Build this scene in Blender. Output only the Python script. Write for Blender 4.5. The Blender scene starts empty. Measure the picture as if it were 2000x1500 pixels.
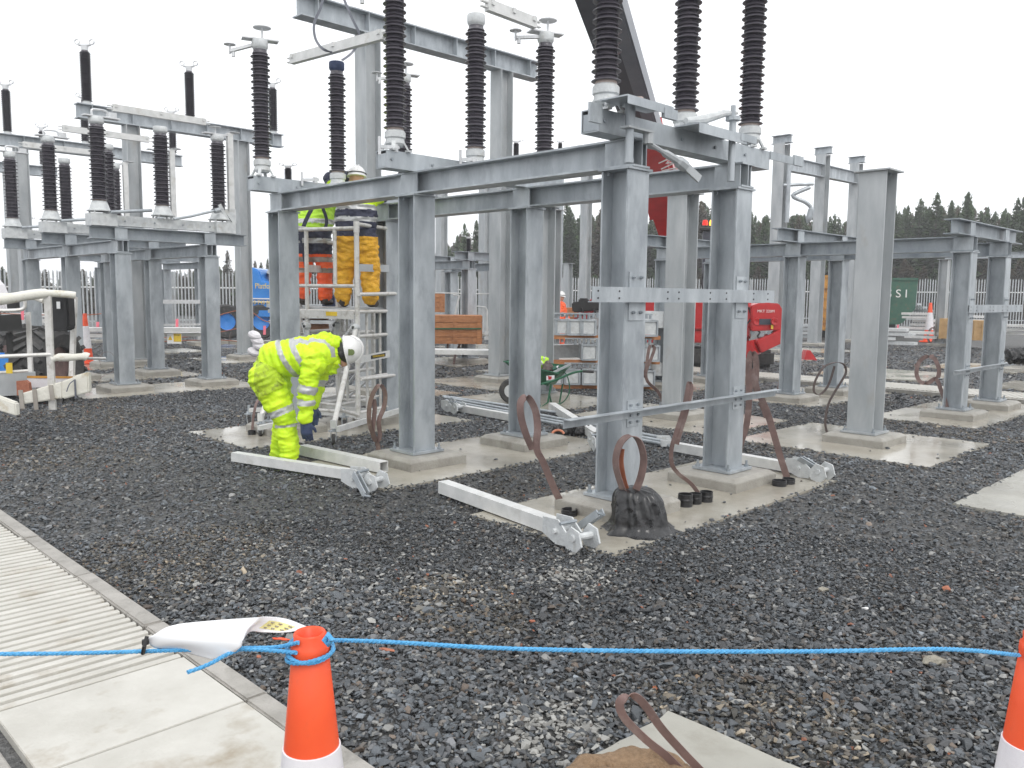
import bpy, bmesh, math, random
import numpy as np
from mathutils import Vector, Matrix, noise
SC = bpy.context.scene
COL = SC.collection
random.seed(7); RNG = np.random.default_rng(7)
# ------------------------------------------------------------------ camera
F, YAW, PITCH, ROLL = 1638.52, .78944, .10497, .01053
CAM = np.array([-5.085, -3.949, 1.655])
def _basis():
    f = np.array([math.cos(YAW)*math.cos(PITCH), math.sin(YAW)*math.cos(PITCH), -math.sin(PITCH)])
    r = np.array([math.sin(YAW), -math.cos(YAW), 0.]); u = np.cross(r, f)
    return r*math.cos(ROLL)+u*math.sin(ROLL), -r*math.sin(ROLL)+u*math.cos(ROLL), f
CR, CU, CF = _basis()
cd = bpy.data.cameras.new('camera'); cam = bpy.data.objects.new('camera', cd); COL.objects.link(cam)
cd.sensor_width = 36; cd.lens = F/2000*36; cd.clip_start = .05; cd.clip_end = 2000
m = Matrix.Identity(4)
for i in range(3):
    m[i][0], m[i][1], m[i][2], m[i][3] = CR[i], CU[i], -CF[i], CAM[i]
cam.matrix_world = m; SC.camera = cam
def _ray(x, y): return CF*F+CR*(x-1000)-CU*(y-750)
def at(x, y, z=0.):          # a point seen in the photograph, on the level z
    d = _ray(x, y); return Vector(CAM+d*(z-CAM[2])/d[2])
def dist(x, y, t):           # ... at t metres from the camera, measured along the ground
    d = _ray(x, y); return Vector(CAM+d/math.hypot(d[0], d[1])*t)
# ------------------------------------------------------------------ sky and light (bright overcast)
w = bpy.data.worlds.new('World'); SC.world = w; w.use_nodes = True
nt = w.node_tree; nt.nodes.clear()
SUN_EL, SUN_AZ = math.radians(48), math.radians(200)
sky = nt.nodes.new('ShaderNodeTexSky'); sky.sky_type = 'NISHITA'; sky.sun_disc = False
sky.sun_elevation = SUN_EL; sky.sun_rotation = SUN_AZ; sky.air_density = 1.6; sky.dust_density = 6
bg = nt.nodes.new('ShaderNodeBackground'); bg.inputs[1].default_value = .1
mx = nt.nodes.new('ShaderNodeMix'); mx.data_type = 'RGBA'; mx.inputs[0].default_value = .94
mx.inputs[7].default_value = (11.0, 11.2, 11.5, 1)      # the closed cloud layer, x .1 strength
out = nt.nodes.new('ShaderNodeOutputWorld')
nt.links.new(sky.outputs[0], mx.inputs[6]); nt.links.new(mx.outputs[2], bg.inputs[0]); nt.links.new(bg.outputs[0], out.inputs[0])
sl = bpy.data.lights.new('sun', 'SUN'); sl.energy = .8; sl.angle = math.radians(25); sl.color = (1, .97, .93)
so = bpy.data.objects.new('sun', sl); COL.objects.link(so)
az = math.pi/2-SUN_AZ
sd = Vector((math.cos(az)*math.cos(SUN_EL), math.sin(az)*math.cos(SUN_EL), math.sin(SUN_EL)))
so.rotation_euler = sd.to_track_quat('Z', 'Y').to_euler()
SC.view_settings.view_transform = 'Standard'; SC.view_settings.look = 'None'
SC.view_settings.exposure = .42; SC.view_settings.gamma = 1; SC.view_settings.use_curve_mapping = False
# ------------------------------------------------------------------ materials
M = {}
def mat(name, c1, c2=None, rough=.6, metal=0., scale=6., bump=0., bscale=40., rough2=None, spec=.5, det=4., dirt=None, dscale=2., dlo=.5, dhi=.7, coat=0., stretch=None, attr=None, trans=0., dstretch=None):
    m = bpy.data.materials.new(name); m.use_nodes = True; M[name] = m
    t = m.node_tree; N = t.nodes; L = t.links; b = N['Principled BSDF']
    b.inputs['Metallic'].default_value = metal; b.inputs['Roughness'].default_value = rough
    b.inputs['Specular IOR Level'].default_value = spec
    if coat: b.inputs['Coat Weight'].default_value = coat; b.inputs['Coat Roughness'].default_value = .15
    if trans: b.inputs['Transmission Weight'].default_value = trans
    tc = N.new('ShaderNodeTexCoord'); oi = N.new('ShaderNodeObjectInfo')
    ad = N.new('ShaderNodeVectorMath'); ad.operation = 'MULTIPLY_ADD'
    cb = N.new('ShaderNodeCombineXYZ')
    for k in range(3): L.new(oi.outputs['Random'], cb.inputs[k])
    L.new(cb.outputs[0], ad.inputs[0]); ad.inputs[1].default_value = (13, 29, 17); L.new(tc.outputs['Object'], ad.inputs[2])
    vec = ad.outputs[0]
    if stretch:
        mp = N.new('ShaderNodeMapping'); mp.inputs['Scale'].default_value = stretch; L.new(vec, mp.inputs[0]); vec = mp.outputs[0]
    n1 = N.new('ShaderNodeTexNoise'); n1.inputs['Scale'].default_value = scale; n1.inputs['Detail'].default_value = det; n1.inputs['Roughness'].default_value = .6
    L.new(vec, n1.inputs['Vector'])
    r = N.new('ShaderNodeValToRGB'); r.color_ramp.elements[0].position = .32; r.color_ramp.elements[1].position = .68
    r.color_ramp.elements[0].color = (*c1, 1); r.color_ramp.elements[1].color = (*(c2 or c1), 1)
    L.new(n1.outputs[0], r.inputs[0]); colr = r.outputs[0]
    if attr:
        a = N.new('ShaderNodeAttribute'); a.attribute_name = attr; a.attribute_type = 'INSTANCER'
        mm = N.new('ShaderNodeMix'); mm.data_type = 'RGBA'; mm.blend_type = 'MULTIPLY'; mm.inputs[0].default_value = 1
        L.new(colr, mm.inputs[6]); L.new(a.outputs['Color'], mm.inputs[7]); colr = mm.outputs[2]
    if dirt:
        n2 = N.new('ShaderNodeTexNoise'); n2.inputs['Scale'].default_value = dscale; n2.inputs['Detail'].default_value = 6; n2.inputs['Roughness'].default_value = .65
        
        if dstretch:
            m3 = N.new('ShaderNodeMapping'); m3.inputs['Scale'].default_value = dstretch; L.new(ad.outputs[0], m3.inputs[0]); L.new(m3.outputs[0], n2.inputs['Vector'])
        else: L.new(ad.outputs[0], n2.inputs['Vector'])
        rr = N.new('ShaderNodeMapRange'); rr.inputs[1].default_value = dlo; rr.inputs[2].default_value = dhi; L.new(n2.outputs[0], rr.inputs[0])
        mm = N.new('ShaderNodeMix'); mm.data_type = 'RGBA'; L.new(rr.outputs[0], mm.inputs[0]); L.new(colr, mm.inputs[6]); mm.inputs[7].default_value = (*dirt, 1); colr = mm.outputs[2]
    L.new(colr, b.inputs['Base Color'])
    if rough2 is not None:
        rr = N.new('ShaderNodeMapRange'); rr.inputs[1].default_value = .4; rr.inputs[2].default_value = .6
        rr.inputs[3].default_value = rough; rr.inputs[4].default_value = rough2
        n3 = N.new('ShaderNodeTexNoise'); n3.inputs['Scale'].default_value = scale*.6; n3.inputs['Detail'].default_value = 3; L.new(vec, n3.inputs['Vector'])
        L.new(n3.outputs[0], rr.inputs[0]); L.new(rr.outputs[0], b.inputs['Roughness'])
    if bump:
        n4 = N.new('ShaderNodeTexNoise'); n4.inputs['Scale'].default_value = bscale; n4.inputs['Detail'].default_value = 4; L.new(vec, n4.inputs['Vector'])
        bp = N.new('ShaderNodeBump'); bp.inputs['Strength'].default_value = bump; bp.inputs['Distance'].default_value = .02
        L.new(n4.outputs[0], bp.inputs['Height']); L.new(bp.outputs[0], b.inputs['Normal'])
    return m
mat('galv', (.32, .35, .375), (.49, .525, .55), rough=.38, rough2=.55, metal=.35, scale=5, stretch=(1, 1, .35), dirt=(.27, .295, .32), dscale=4, dlo=.5, dhi=.72, bump=.05, bscale=30, dstretch=(1.2, 1.2, .5))
mat('galv_dark', (.23, .26, .285), (.36, .39, .415), rough=.42, rough2=.6, metal=.3, scale=5, stretch=(1, 1, .4), dirt=(.22, .24, .265), dscale=4, dlo=.53, dhi=.75, dstretch=(1.2, 1.2, .5))
mat('galv_old', (.35, .375, .39), (.5, .52, .53), rough=.5, rough2=.65, metal=.2, scale=4, stretch=(1, 1, .3), dirt=(.34, .31, .27), dscale=2.2, dlo=.6, dhi=.8, dstretch=(1, 1, .6))
mat('alu', (.55, .56, .57), (.7, .71, .72), rough=.38, metal=.35, scale=9, dirt=(.4, .4, .38), dscale=6, dlo=.6, dhi=.85)
mat('alu_white', (.58, .59, .58), (.72, .72, .71), rough=.5, metal=.1, scale=7, dirt=(.45, .43, .38), dscale=5, dlo=.58, dhi=.85)
mat('tower_tube', (.6, .59, .56), (.72, .71, .69), rough=.42, metal=.25, scale=12, dirt=(.36, .33, .28), dscale=9, dlo=.52, dhi=.75)
mat('casting', (.5, .52, .53), (.64, .66, .66), rough=.6, metal=.1, scale=14, bump=.2, bscale=60, dirt=(.4, .39, .35), dscale=9, dlo=.55, dhi=.8)
mat('porcelain', (.052, .048, .06), (.085, .078, .092), rough=.28, rough2=.42, scale=8, coat=.3)
mat('cement', (.45, .36, .33), (.55, .46, .42), rough=.8, scale=30)
mat('concrete', (.34, .315, .26), (.45, .425, .365), rough=.04, rough2=.26, scale=1.9, dirt=(.25, .225, .18), dscale=1.1, dlo=.48, dhi=.72, bump=.08, bscale=25)
mat('concrete_light', (.3, .29, .255), (.39, .38, .335), rough=.25, rough2=.5, scale=2, dirt=(.24, .225, .185), dscale=2.5, dlo=.5, dhi=.75, bump=.08, bscale=25)
mat('plinth', (.27, .255, .225), (.37, .355, .32), rough=.42, rough2=.65, scale=5, dirt=(.16, .14, .11), dscale=4, dlo=.55, dhi=.8, bump=.3, bscale=50)
mat('kerb', (.29, .275, .25), (.4, .38, .35), rough=.6, scale=6, dirt=(.2, .19, .17), dscale=8, dlo=.5, dhi=.75, bump=.35, bscale=70)
mat('cover', (.46, .445, .4), (.58, .565, .52), rough=.5, scale=3, dirt=(.3, .25, .18), dscale=2.2, dlo=.57, dhi=.75, bump=.12, bscale=60)
mat('cover_low', (.17, .17, .16), (.27, .26, .24), rough=.6, scale=3, dirt=(.2, .17, .12), dscale=2.5, dlo=.5, dhi=.7)
mat('ground', (.025, .026, .027), (.12, .118, .112), rough=.6, scale=30, bump=1., bscale=45, det=6, dirt=(.16, .16, .16), dscale=60, dlo=.52, dhi=.7)
mat('stone', (.72, .72, .72), (1.2, 1.2, 1.2), rough=.38, rough2=.6, scale=30, attr='col', bump=.2, bscale=80)
mat('rock', (.22, .2, .16), (.36, .34, .28), rough=.6, scale=20, bump=.5, bscale=50)
mat('brick', (.3, .1, .06), (.42, .17, .1), rough=.8, scale=30)
mat('copper', (.15, .1, .09), (.25, .165, .15), rough=.36, rough2=.55, metal=.35, scale=8, dirt=(.34, .27, .25), dscale=9, dlo=.52, dhi=.8)
mat('copper_bright', (.5, .18, .1), (.62, .26, .16), rough=.3, metal=.7, scale=8)
mat('cable_dark', (.09, .065, .06), (.13, .1, .09), rough=.5, scale=8)
mat('black_plastic', (.01, .01, .011), (.022, .022, .024), rough=.4, scale=12)
mat('bin_bag', (.008, .008, .009), (.01, .01, .011), rough=.2, rough2=.4, scale=14, bump=.5, bscale=14, spec=.7)
mat('black', (.015, .015, .015), (.03, .03, .03), rough=.6)
mat('rubber', (.025, .025, .026), (.06, .058, .055), rough=.7, scale=10, dirt=(.12, .11, .1), dscale=5, dlo=.55, dhi=.8)
mat('orange_cone', (.83, .08, .022), (.9, .11, .03), rough=.42, scale=6, dirt=(.6, .08, .04), dscale=12, dlo=.6, dhi=.9)
mat('white_sleeve', (.72, .7, .73), (.8, .78, .8), rough=.4, scale=8, dirt=(.55, .52, .52), dscale=14, dlo=.55, dhi=.85)
mat('rope', (.06, .31, .6), (.12, .42, .72), rough=.6, scale=90, bump=.4, bscale=120)
mat('paper', (.86, .87, .88), (.9, .9, .91), rough=.25, scale=3)
mat('yellow_print', (.75, .68, .25), (.8, .74, .35), rough=.3)
mat('sack', (.2, .13, .075), (.3, .2, .12), rough=.95, scale=50, bump=.6, bscale=150)
mat('hivis', (.56, .86, .008), (.7, .95, .02), rough=.6, scale=5, dirt=(.45, .72, .01), dscale=7, dlo=.52, dhi=.75, bump=.7, bscale=11, det=2)
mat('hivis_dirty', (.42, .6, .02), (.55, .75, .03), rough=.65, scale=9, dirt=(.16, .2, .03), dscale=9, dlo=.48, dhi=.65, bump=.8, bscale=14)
mat('hivis_green', (.42, .72, .03), (.52, .84, .05), rough=.6, scale=5, dirt=(.28, .5, .03), dscale=9, dlo=.5, dhi=.7, bump=.6, bscale=14)
mat('reflective', (.42, .43, .43), (.55, .56, .56), rough=.35, metal=.2, scale=20)
mat('navy', (.022, .026, .05), (.045, .05, .085), rough=.7, scale=7, bump=.8, bscale=14)
mat('yellow_trousers', (.72, .36, .015), (.85, .47, .03), rough=.6, scale=5, dirt=(.5, .24, .01), dscale=8, dlo=.5, dhi=.75, bump=1., bscale=14, stretch=(1, 1, 1.8))
mat('orange_cloth', (.85, .09, .02), (.95, .15, .03), rough=.6, scale=6, bump=.8, bscale=12)
mat('dull_grey_band', (.27, .23, .2), (.34, .3, .27), rough=.5)
mat('skin', (.5, .27, .19), (.58, .33, .24), rough=.5)
mat('helmet', (.78, .78, .77), (.83, .83, .82), rough=.22, scale=5, coat=.4)
mat('emblem_green', (.12, .17, .05), (.16, .2, .08), rough=.5)
mat('glove_blue', (.025, .04, .09), (.045, .065, .14), rough=.7, scale=20)
mat('glove_bright', (.06, .3, .75), (.12, .4, .85), rough=.6, scale=20)
mat('glove_grey', (.3, .3, .29), (.42, .42, .41), rough=.7, scale=20)
mat('boot', (.035, .028, .022), (.07, .06, .05), rough=.6, scale=20)
mat('red_paint', (.4, .012, .014), (.52, .02, .022), rough=.35, coat=.2, scale=4, dirt=(.3, .02, .02), dscale=6, dlo=.6, dhi=.85)
mat('boom_dark', (.035, .04, .055), (.055, .06, .08), rough=.4, scale=3)
mat('boom_grey', (.12, .13, .16), (.16, .17, .2), rough=.4, scale=3)
mat('white_paint', (.75, .75, .74), (.82, .82, .8), rough=.4)
mat('yellow_paint', (.75, .5, .03), (.82, .6, .05), rough=.4)
mat('blue_paint', (.02, .2, .62), (.04, .27, .72), rough=.3, coat=.4, scale=3)
mat('green_skip', (.025, .1, .07), (.045, .14, .09), rough=.5, scale=5, dirt=(.12, .08, .06), dscale=5, dlo=.55, dhi=.75)
mat('yellow_skip', (.5, .22, .03), (.62, .3, .04), rough=.5, scale=5, dirt=(.2, .08, .04), dscale=6, dlo=.5, dhi=.7)
mat('green_barrow', (.01, .09, .045), (.02, .13, .065), rough=.4, scale=6)
mat('wood', (.33, .13, .05), (.5, .23, .1), rough=.75, scale=4, stretch=(1, 1, 8), dirt=(.24, .1, .04), dscale=6, dlo=.5, dhi=.8)
mat('wood_pale', (.4, .25, .11), (.52, .34, .16), rough=.75, scale=6)
mat('foam', (.68, .66, .58), (.8, .79, .74), rough=.7, scale=3, dirt=(.45, .36, .2), dscale=6, dlo=.56, dhi=.75, bump=.3, bscale=30)
mat('tape_grey', (.3, .27, .24), (.4, .37, .33), rough=.6)
mat('fence_steel', (.4, .42, .43), (.52, .54, .55), rough=.5, metal=.3, scale=3)
mat('pink_tag', (.9, .18, .25), (.95, .25, .3), rough=.6)
mat('bark', (.09, .075, .06), (.15, .13, .11), rough=.9, scale=8)
mat('needles', (.018, .042, .012), (.062, .112, .03), rough=.75, scale=1.1, det=6)
mat('needles_brown', (.05, .042, .026), (.1, .08, .045), rough=.8, scale=1.1, det=6)
mat('grey_cloth', (.3, .3, .3), (.42, .42, .42), rough=.7)
mat('brass', (.45, .3, .1), (.55, .38, .15), rough=.4, metal=.7)
def lampmat(name, c, s):
    m = bpy.data.materials.new(name); m.use_nodes = True; M[name] = m; b = m.node_tree.nodes['Principled BSDF']
    b.inputs['Base Color'].default_value = (*c, 1); b.inputs['Emission Color'].default_value = (*c, 1); b.inputs['Emission Strength'].default_value = s
lampmat('beacon_amber', (1., .35, .02), 4.); lampmat('beacon_red', (.8, .03, .02), .35)
def hazy(name, col):      # red lens etc. reuse
    return M[name]
# ------------------------------------------------------------------ builders
def V(*a): return Vector(a)
def tag(o, label, cat, group=None, kind=None):
    if label: o['label'] = label
    if cat: o['category'] = cat
    if group: o['group'] = group
    if kind: o['kind'] = kind
    return o
def empty(name, loc, label, cat, group=None, rz=0.):
    o = bpy.data.objects.new(name, None); COL.objects.link(o); o.location = loc; o.rotation_euler = (0, 0, rz); o.empty_display_size = .1
    return tag(o, label, cat, group)
def link(name, me, parent=None, loc=(0, 0, 0), rot=(0, 0, 0), scale=(1, 1, 1)):
    o = bpy.data.objects.new(name, me); COL.objects.link(o); o.parent = parent; o.location = loc; o.rotation_euler = rot; o.scale = scale
    return o
def frame_of(d, up=(0, 0, 1)):
    d = Vector(d).normalized(); up = Vector(up)
    s = d.cross(up)
    if s.length < 1e-4: s = d.cross(Vector((0, 1, 0)))
    s.normalize(); return d, s, s.cross(d).normalized()      # along, side, up
class MB:
    def __init__(s): s.v = []; s.f = []; s.m = []; s.sm = []; s.cur = 0
    def add(s, vs, fs, smooth=False):
        b = len(s.v); s.v += [tuple(x) for x in vs]
        for f in fs: s.f.append(tuple(b+i for i in f)); s.m.append(s.cur); s.sm.append(smooth)
        return s
    def box(s, c, size, R=None):
        hx, hy, hz = size[0]/2, size[1]/2, size[2]/2; c = Vector(c)
        vs = [Vector((x, y, z)) for x in (-hx, hx) for y in (-hy, hy) for z in (-hz, hz)]
        if R is not None: vs = [R @ v for v in vs]
        return s.add([c+v for v in vs], [(0, 1, 3, 2), (4, 6, 7, 5), (0, 4, 5, 1), (2, 3, 7, 6), (0, 2, 6, 4), (1, 5, 7, 3)])
    def b2(s, x0, x1, y0, y1, z0, z1): return s.box(((x0+x1)/2, (y0+y1)/2, (z0+z1)/2), (x1-x0, y1-y0, z1-z0))
    def beam(s, p0, p1, w, h, up=(0, 0, 1), off=(0, 0)):     # w along side, h along up
        p0, p1 = Vector(p0), Vector(p1); d, sd, u = frame_of(p1-p0, up)
        vs = []
        for p in (p0, p1):
            for a, b in ((-1, -1), (1, -1), (1, 1), (-1, 1)): vs.append(p+sd*(a*w/2+off[0])+u*(b*h/2+off[1]))
        return s.add(vs, [(3, 2, 1, 0), (4, 5, 6, 7), (0, 1, 5, 4), (1, 2, 6, 5), (2, 3, 7, 6), (3, 0, 4, 7)])
    def isec(s, p0, p1, w, h, tf=.016, tw=.012, up=(0, 0, 1)):   # flanges normal to 'up'
        p0, p1 = Vector(p0), Vector(p1); d, sd, u = frame_of(p1-p0, up)
        o = [(-w/2, -h/2), (w/2, -h/2), (w/2, -h/2+tf), (tw/2, -h/2+tf), (tw/2, h/2-tf), (w/2, h/2-tf), (w/2, h/2), (-w/2, h/2), (-w/2, h/2-tf), (-tw/2, h/2-tf), (-tw/2, -h/2+tf), (-w/2, -h/2+tf)]
        vs = [p+sd*a+u*b for p in (p0, p1) for a, b in o]; n = 12
        fs = [(i, (i+1) % n, n+(i+1) % n, n+i) for i in range(n)]
        for k, r in ((0, 1), (n, -1)):
            for q in ((0, 1, 2, 11), (3, 4, 9, 10), (5, 6, 7, 8)): fs.append(tuple(k+i for i in q)[::-r])
            for q in ((11, 2, 3, 10), (9, 4, 5, 8)): fs.append(tuple(k+i for i in q)[::-r])
        return s.add(vs, fs)
    def hollow(s, p0, p1, w, h, t=.008, up=(0, 0, 1)):        # open box section
        p0, p1 = Vector(p0), Vector(p1); d, sd, u = frame_of(p1-p0, up); vs = []
        for p in (p0, p1):
            for k in (0, t):
                for a, b in ((-1, -1), (1, -1), (1, 1), (-1, 1)): vs.append(p+sd*a*(w/2-k)+u*b*(h/2-k))
        fs = []
        for i in range(4):
            j = (i+1) % 4
            fs += [(i, j, 8+j, 8+i), (4+j, 4+i, 12+i, 12+j), (j, i, 4+i, 4+j), (8+i, 8+j, 12+j, 12+i)]
        return s.add(vs, fs)
    def tube(s, pts, r, n=10, closed=False, caps=True):
        pts = [Vector(p) for p in pts]; rs = r if isinstance(r, (list, tuple)) else [r]*len(pts)
        vs = []; fs = []; N = len(pts); prev = None
        for i, p in enumerate(pts):
            if closed: d = pts[(i+1) % N]-pts[i-1]
            else: d = pts[min(i+1, N-1)]-pts[max(i-1, 0)]
            d.normalize()
            if prev is None: _, a, b = frame_of(d)
            else:
                a = (prev-d*prev.dot(d)); a = a.normalized() if a.length > 1e-5 else frame_of(d)[1]
                b = a.cross(d)
            b = d.cross(a).normalized(); prev = a
            for k in range(n):
                t = 2*math.pi*k/n; vs.append(p+(a*math.cos(t)+b*math.sin(t))*rs[i])
        M_ = N if closed else N-1
        for i in range(M_):
            for k in range(n):
                a0 = i*n+k; a1 = i*n+(k+1) % n; b0 = ((i+1) % N)*n+k; b1 = ((i+1) % N)*n+(k+1) % n
                fs.append((a0, a1, b1, b0))
        s.add(vs, fs, True)
        if caps and not closed:
            s.add([vs[k] for k in range(n)], [tuple(range(n))[::-1]]); s.add([vs[(N-1)*n+k] for k in range(n)], [tuple(range(n))])
        return s
    def cyl(s, p0, p1, r, n=14, r1=None): return s.tube([p0, p1], [r, r if r1 is None else r1], n)
    def lathe(s, prof, c=(0, 0, 0), n=24, axis=(0, 0, 1), smooth=True):   # prof: (radius, height)
        c = Vector(c); d, a, b = frame_of(axis); vs = []; fs = []
        for r, z in prof:
            for k in range(n):
                t = 2*math.pi*k/n; vs.append(c+d*z+(a*math.cos(t)+b*math.sin(t))*r)
        for i in range(len(prof)-1):
            for k in range(n): fs.append((i*n+(k+1) % n, i*n+k, (i+1)*n+k, (i+1)*n+(k+1) % n))
        s.add(vs, [tuple(reversed(f)) for f in fs], smooth)
        return s
    def prism(s, poly, o, ax, ay, th):      # polygon in plane (ax, ay) at o, extruded th along ax x ay, centred
        o, ax, ay = Vector(o), Vector(ax).normalized(), Vector(ay).normalized(); nrm = ax.cross(ay)
        n = len(poly); vs = [o+ax*a+ay*b+nrm*k*th/2 for k in (-1, 1) for a, b in poly]
        return s.add(vs, [tuple(range(n))[::-1], tuple(range(n, 2*n))]+[(i, (i+1) % n, n+(i+1) % n, n+i) for i in range(n)])
    def strip(s, pts, wd, width, th=.004):   # a flat bar bent along a line of points; wd = direction of its width (one or per point)
        pts = [Vector(p) for p in pts]; N = len(pts); vs = []; fs = []
        for i, p in enumerate(pts):
            d = (pts[min(i+1, N-1)]-pts[max(i-1, 0)]).normalized(); wv = Vector(wd[i] if isinstance(wd, list) else wd)
            wv = (wv-d*wv.dot(d)).normalized(); nn = d.cross(wv)
            for a, b in ((-1, -1), (1, -1), (1, 1), (-1, 1)): vs.append(p+wv*a*width/2+nn*b*th/2)
        for i in range(N-1):
            for k in range(4): fs.append((i*4+k, i*4+(k+1) % 4, i*4+4+(k+1) % 4, i*4+4+k))
        fs += [(3, 2, 1, 0), tuple(4*N-4+k for k in range(4))]
        return s.add(vs, fs, True)
    def build(s, name, mats, parent=None, local=False, sharp=32, bevel=0., hide=False):
        if isinstance(mats, str): mats = [mats]
        off = Vector((0, 0, 0)); inv = None
        if parent is not None and not local:
            P = Matrix.Identity(4); q = parent; ch = []
            while q is not None: ch.append(q); q = q.parent
            for q in reversed(ch): P = P @ Matrix.LocRotScale(q.location, q.rotation_euler, q.scale)
            inv = P.inverted()
        vs = s.v if inv is None else [tuple(inv @ Vector(v)) for v in s.v]
        me = bpy.data.meshes.new(name); me.from_pydata(vs, [], s.f)
        for k in mats: me.materials.append(M[k])
        me.polygons.foreach_set('material_index', s.m); me.polygons.foreach_set('use_smooth', [True]*len(s.f) if any(s.sm) else s.sm)
        bm = bmesh.new(); bm.from_mesh(me); bmesh.ops.recalc_face_normals(bm, faces=bm.faces)
        if bevel: bmesh.ops.bevel(bm, geom=[e for e in bm.edges if len(e.link_faces) == 2 and e.calc_face_angle(0) > .6], offset=bevel, segments=2, affect='EDGES', clamp_overlap=True)
        bm.to_mesh(me); bm.free()
        if any(s.sm): me.set_sharp_from_angle(angle=math.radians(sharp))
        me.update()
        if hide: return me
        return link(name, me, parent)
def copy_tree(o, parent=None, loc=None):
    c = o.copy(); COL.objects.link(c); c.parent = parent
    if loc is not None: c.location = loc
    for ch in list(o.children): copy_tree(ch, c)
    return c
def smoothpath(pts, k=6):     # Catmull-Rom
    pts = [Vector(p) for p in pts]; o = []
    for i in range(len(pts)-1):
        p0 = pts[max(i-1, 0)]; p1 = pts[i]; p2 = pts[i+1]; p3 = pts[min(i+2, len(pts)-1)]
        for j in range(k):
            t = j/k; o.append(.5*((2*p1)+(p2-p0)*t+(2*p0-5*p1+4*p2-p3)*t*t+(3*p1-p0-3*p2+p3)*t**3))
    return o+[pts[-1]]
def text(name, body, size, o, ax, ay, matn, parent, align='CENTER', ext=.001, label=None, sx=1.):
    cu = bpy.data.curves.new(name, 'FONT'); cu.body = body; cu.size = size; cu.align_x = align; cu.align_y = 'CENTER'; cu.extrude = ext
    t = bpy.data.objects.new(name, cu); COL.objects.link(t)
    ax, ay = Vector(ax).normalized(), Vector(ay).normalized(); nz = ax.cross(ay)
    mw = Matrix(((ax.x*sx, ay.x, nz.x, o[0]), (ax.y*sx, ay.y, nz.y, o[1]), (ax.z*sx, ay.z, nz.z, o[2]), (0, 0, 0, 1)))
    dg = bpy.context.evaluated_depsgraph_get(); me = bpy.data.meshes.new_from_object(t.evaluated_get(dg)); bpy.data.objects.remove(t)
    P = Matrix.Identity(4); q = parent; ch = []
    while q is not None: ch.append(q); q = q.parent
    for q in reversed(ch): P = P @ Matrix.LocRotScale(q.location, q.rotation_euler, q.scale)
    me.transform(P.inverted() @ mw); me.materials.clear(); me.materials.append(M[matn])
    return link(name, me, parent)
IMG_R = Vector((CR[0], CR[1], 0)).normalized(); IMG_F = Vector((CF[0], CF[1], 0)).normalized(); UP = V(0, 0, 1)
# ================================================================== the ground
b = MB(); g = 24; XS = np.linspace(-60, 300, 61); YS = np.linspace(-60, 300, 61)
b.add([(x, y, -.012) for y in YS for x in XS], [(j*61+i, j*61+i+1, j*61+61+i+1, j*61+61+i) for j in range(60) for i in range(60)])
ground = tag(b.build('ground', 'ground'), None, None, kind='structure')
PADS = [(-.94, 2.33, -.70, .67), (-.92, 2.32, 1.76, 3.22), (-.88, 2.3, 4.25, 5.74), (3.6, 5.6, -1.06, 1.12), (3.66, 5.56, 1.42, 3.75), (3.6, 5.55, 4.1, 6.28),
        (6.72, 10.1, -.6, .85), (7.12, 10.1, 1.8, 3.3), (7.12, 10.1, 4.3, 5.8), (-.75, 2.3, 9.72, 11.2), (-.75, 2.35, 12.2, 13.7), (-.75, 2.35, 14.7, 16.1),
        (4.9, 7.3, 6.55, 8.75), (2.0, 4.2, 6.6, 8.75), (2.15, 4.45, -4.2, -1.74), (7.2, 9.4, 7.4, 9.6), (7.6, 9.6, 10.7, 13.), (3.9, 6.0, 14.6, 16.6), (1.2, 3.4, 16.6, 18.2), (15.3, 17.6, 6.4, 8.4), (19.6, 21.7, 7.2, 9.4), (12.5, 14.5, -1., 1.), (12.6, 15.2, 2.2, 4.6), (12.4, 14.6, 10.2, 12.4), (16.5, 19., 1.5, 3.6), (11.8, 14., 14.5, 16.8), (6.2, 8.6, 19.5, 21.8), (3.4, 5.4, 18.6, 20.2), (17., 19.5, 12, 14.), (-3.3, -2.4, -4.4, -2.15)]
for i, (x0, x1, y0, y1) in enumerate(PADS):
    b = MB(); z = .008+.0006*i
    # slightly uneven outline so that the stones and the edge meet irregularly
    P = []
    for (a, c), (d, e) in zip([(x0, y0), (x1, y0), (x1, y1), (x0, y1)], [(x1, y0), (x1, y1), (x0, y1), (x0, y0)]):
        for k in range(14):
            t = k/14; jx, jy = RNG.normal(0, .005, 2); P.append((a+(d-a)*t+jx, c+(e-c)*t+jy))
    n = len(P); b.add([(x, y, -.05) for x, y in P]+[(x, y, z) for x, y in P], [tuple(range(n, 2*n))]+[(k, (k+1) % n, n+(k+1) % n, n+k) for k in range(n)])
    tag(b.build('concrete_pad', 'concrete_light' if i in (14, len(PADS)-1) else 'concrete'), None, None, kind='structure')
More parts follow.
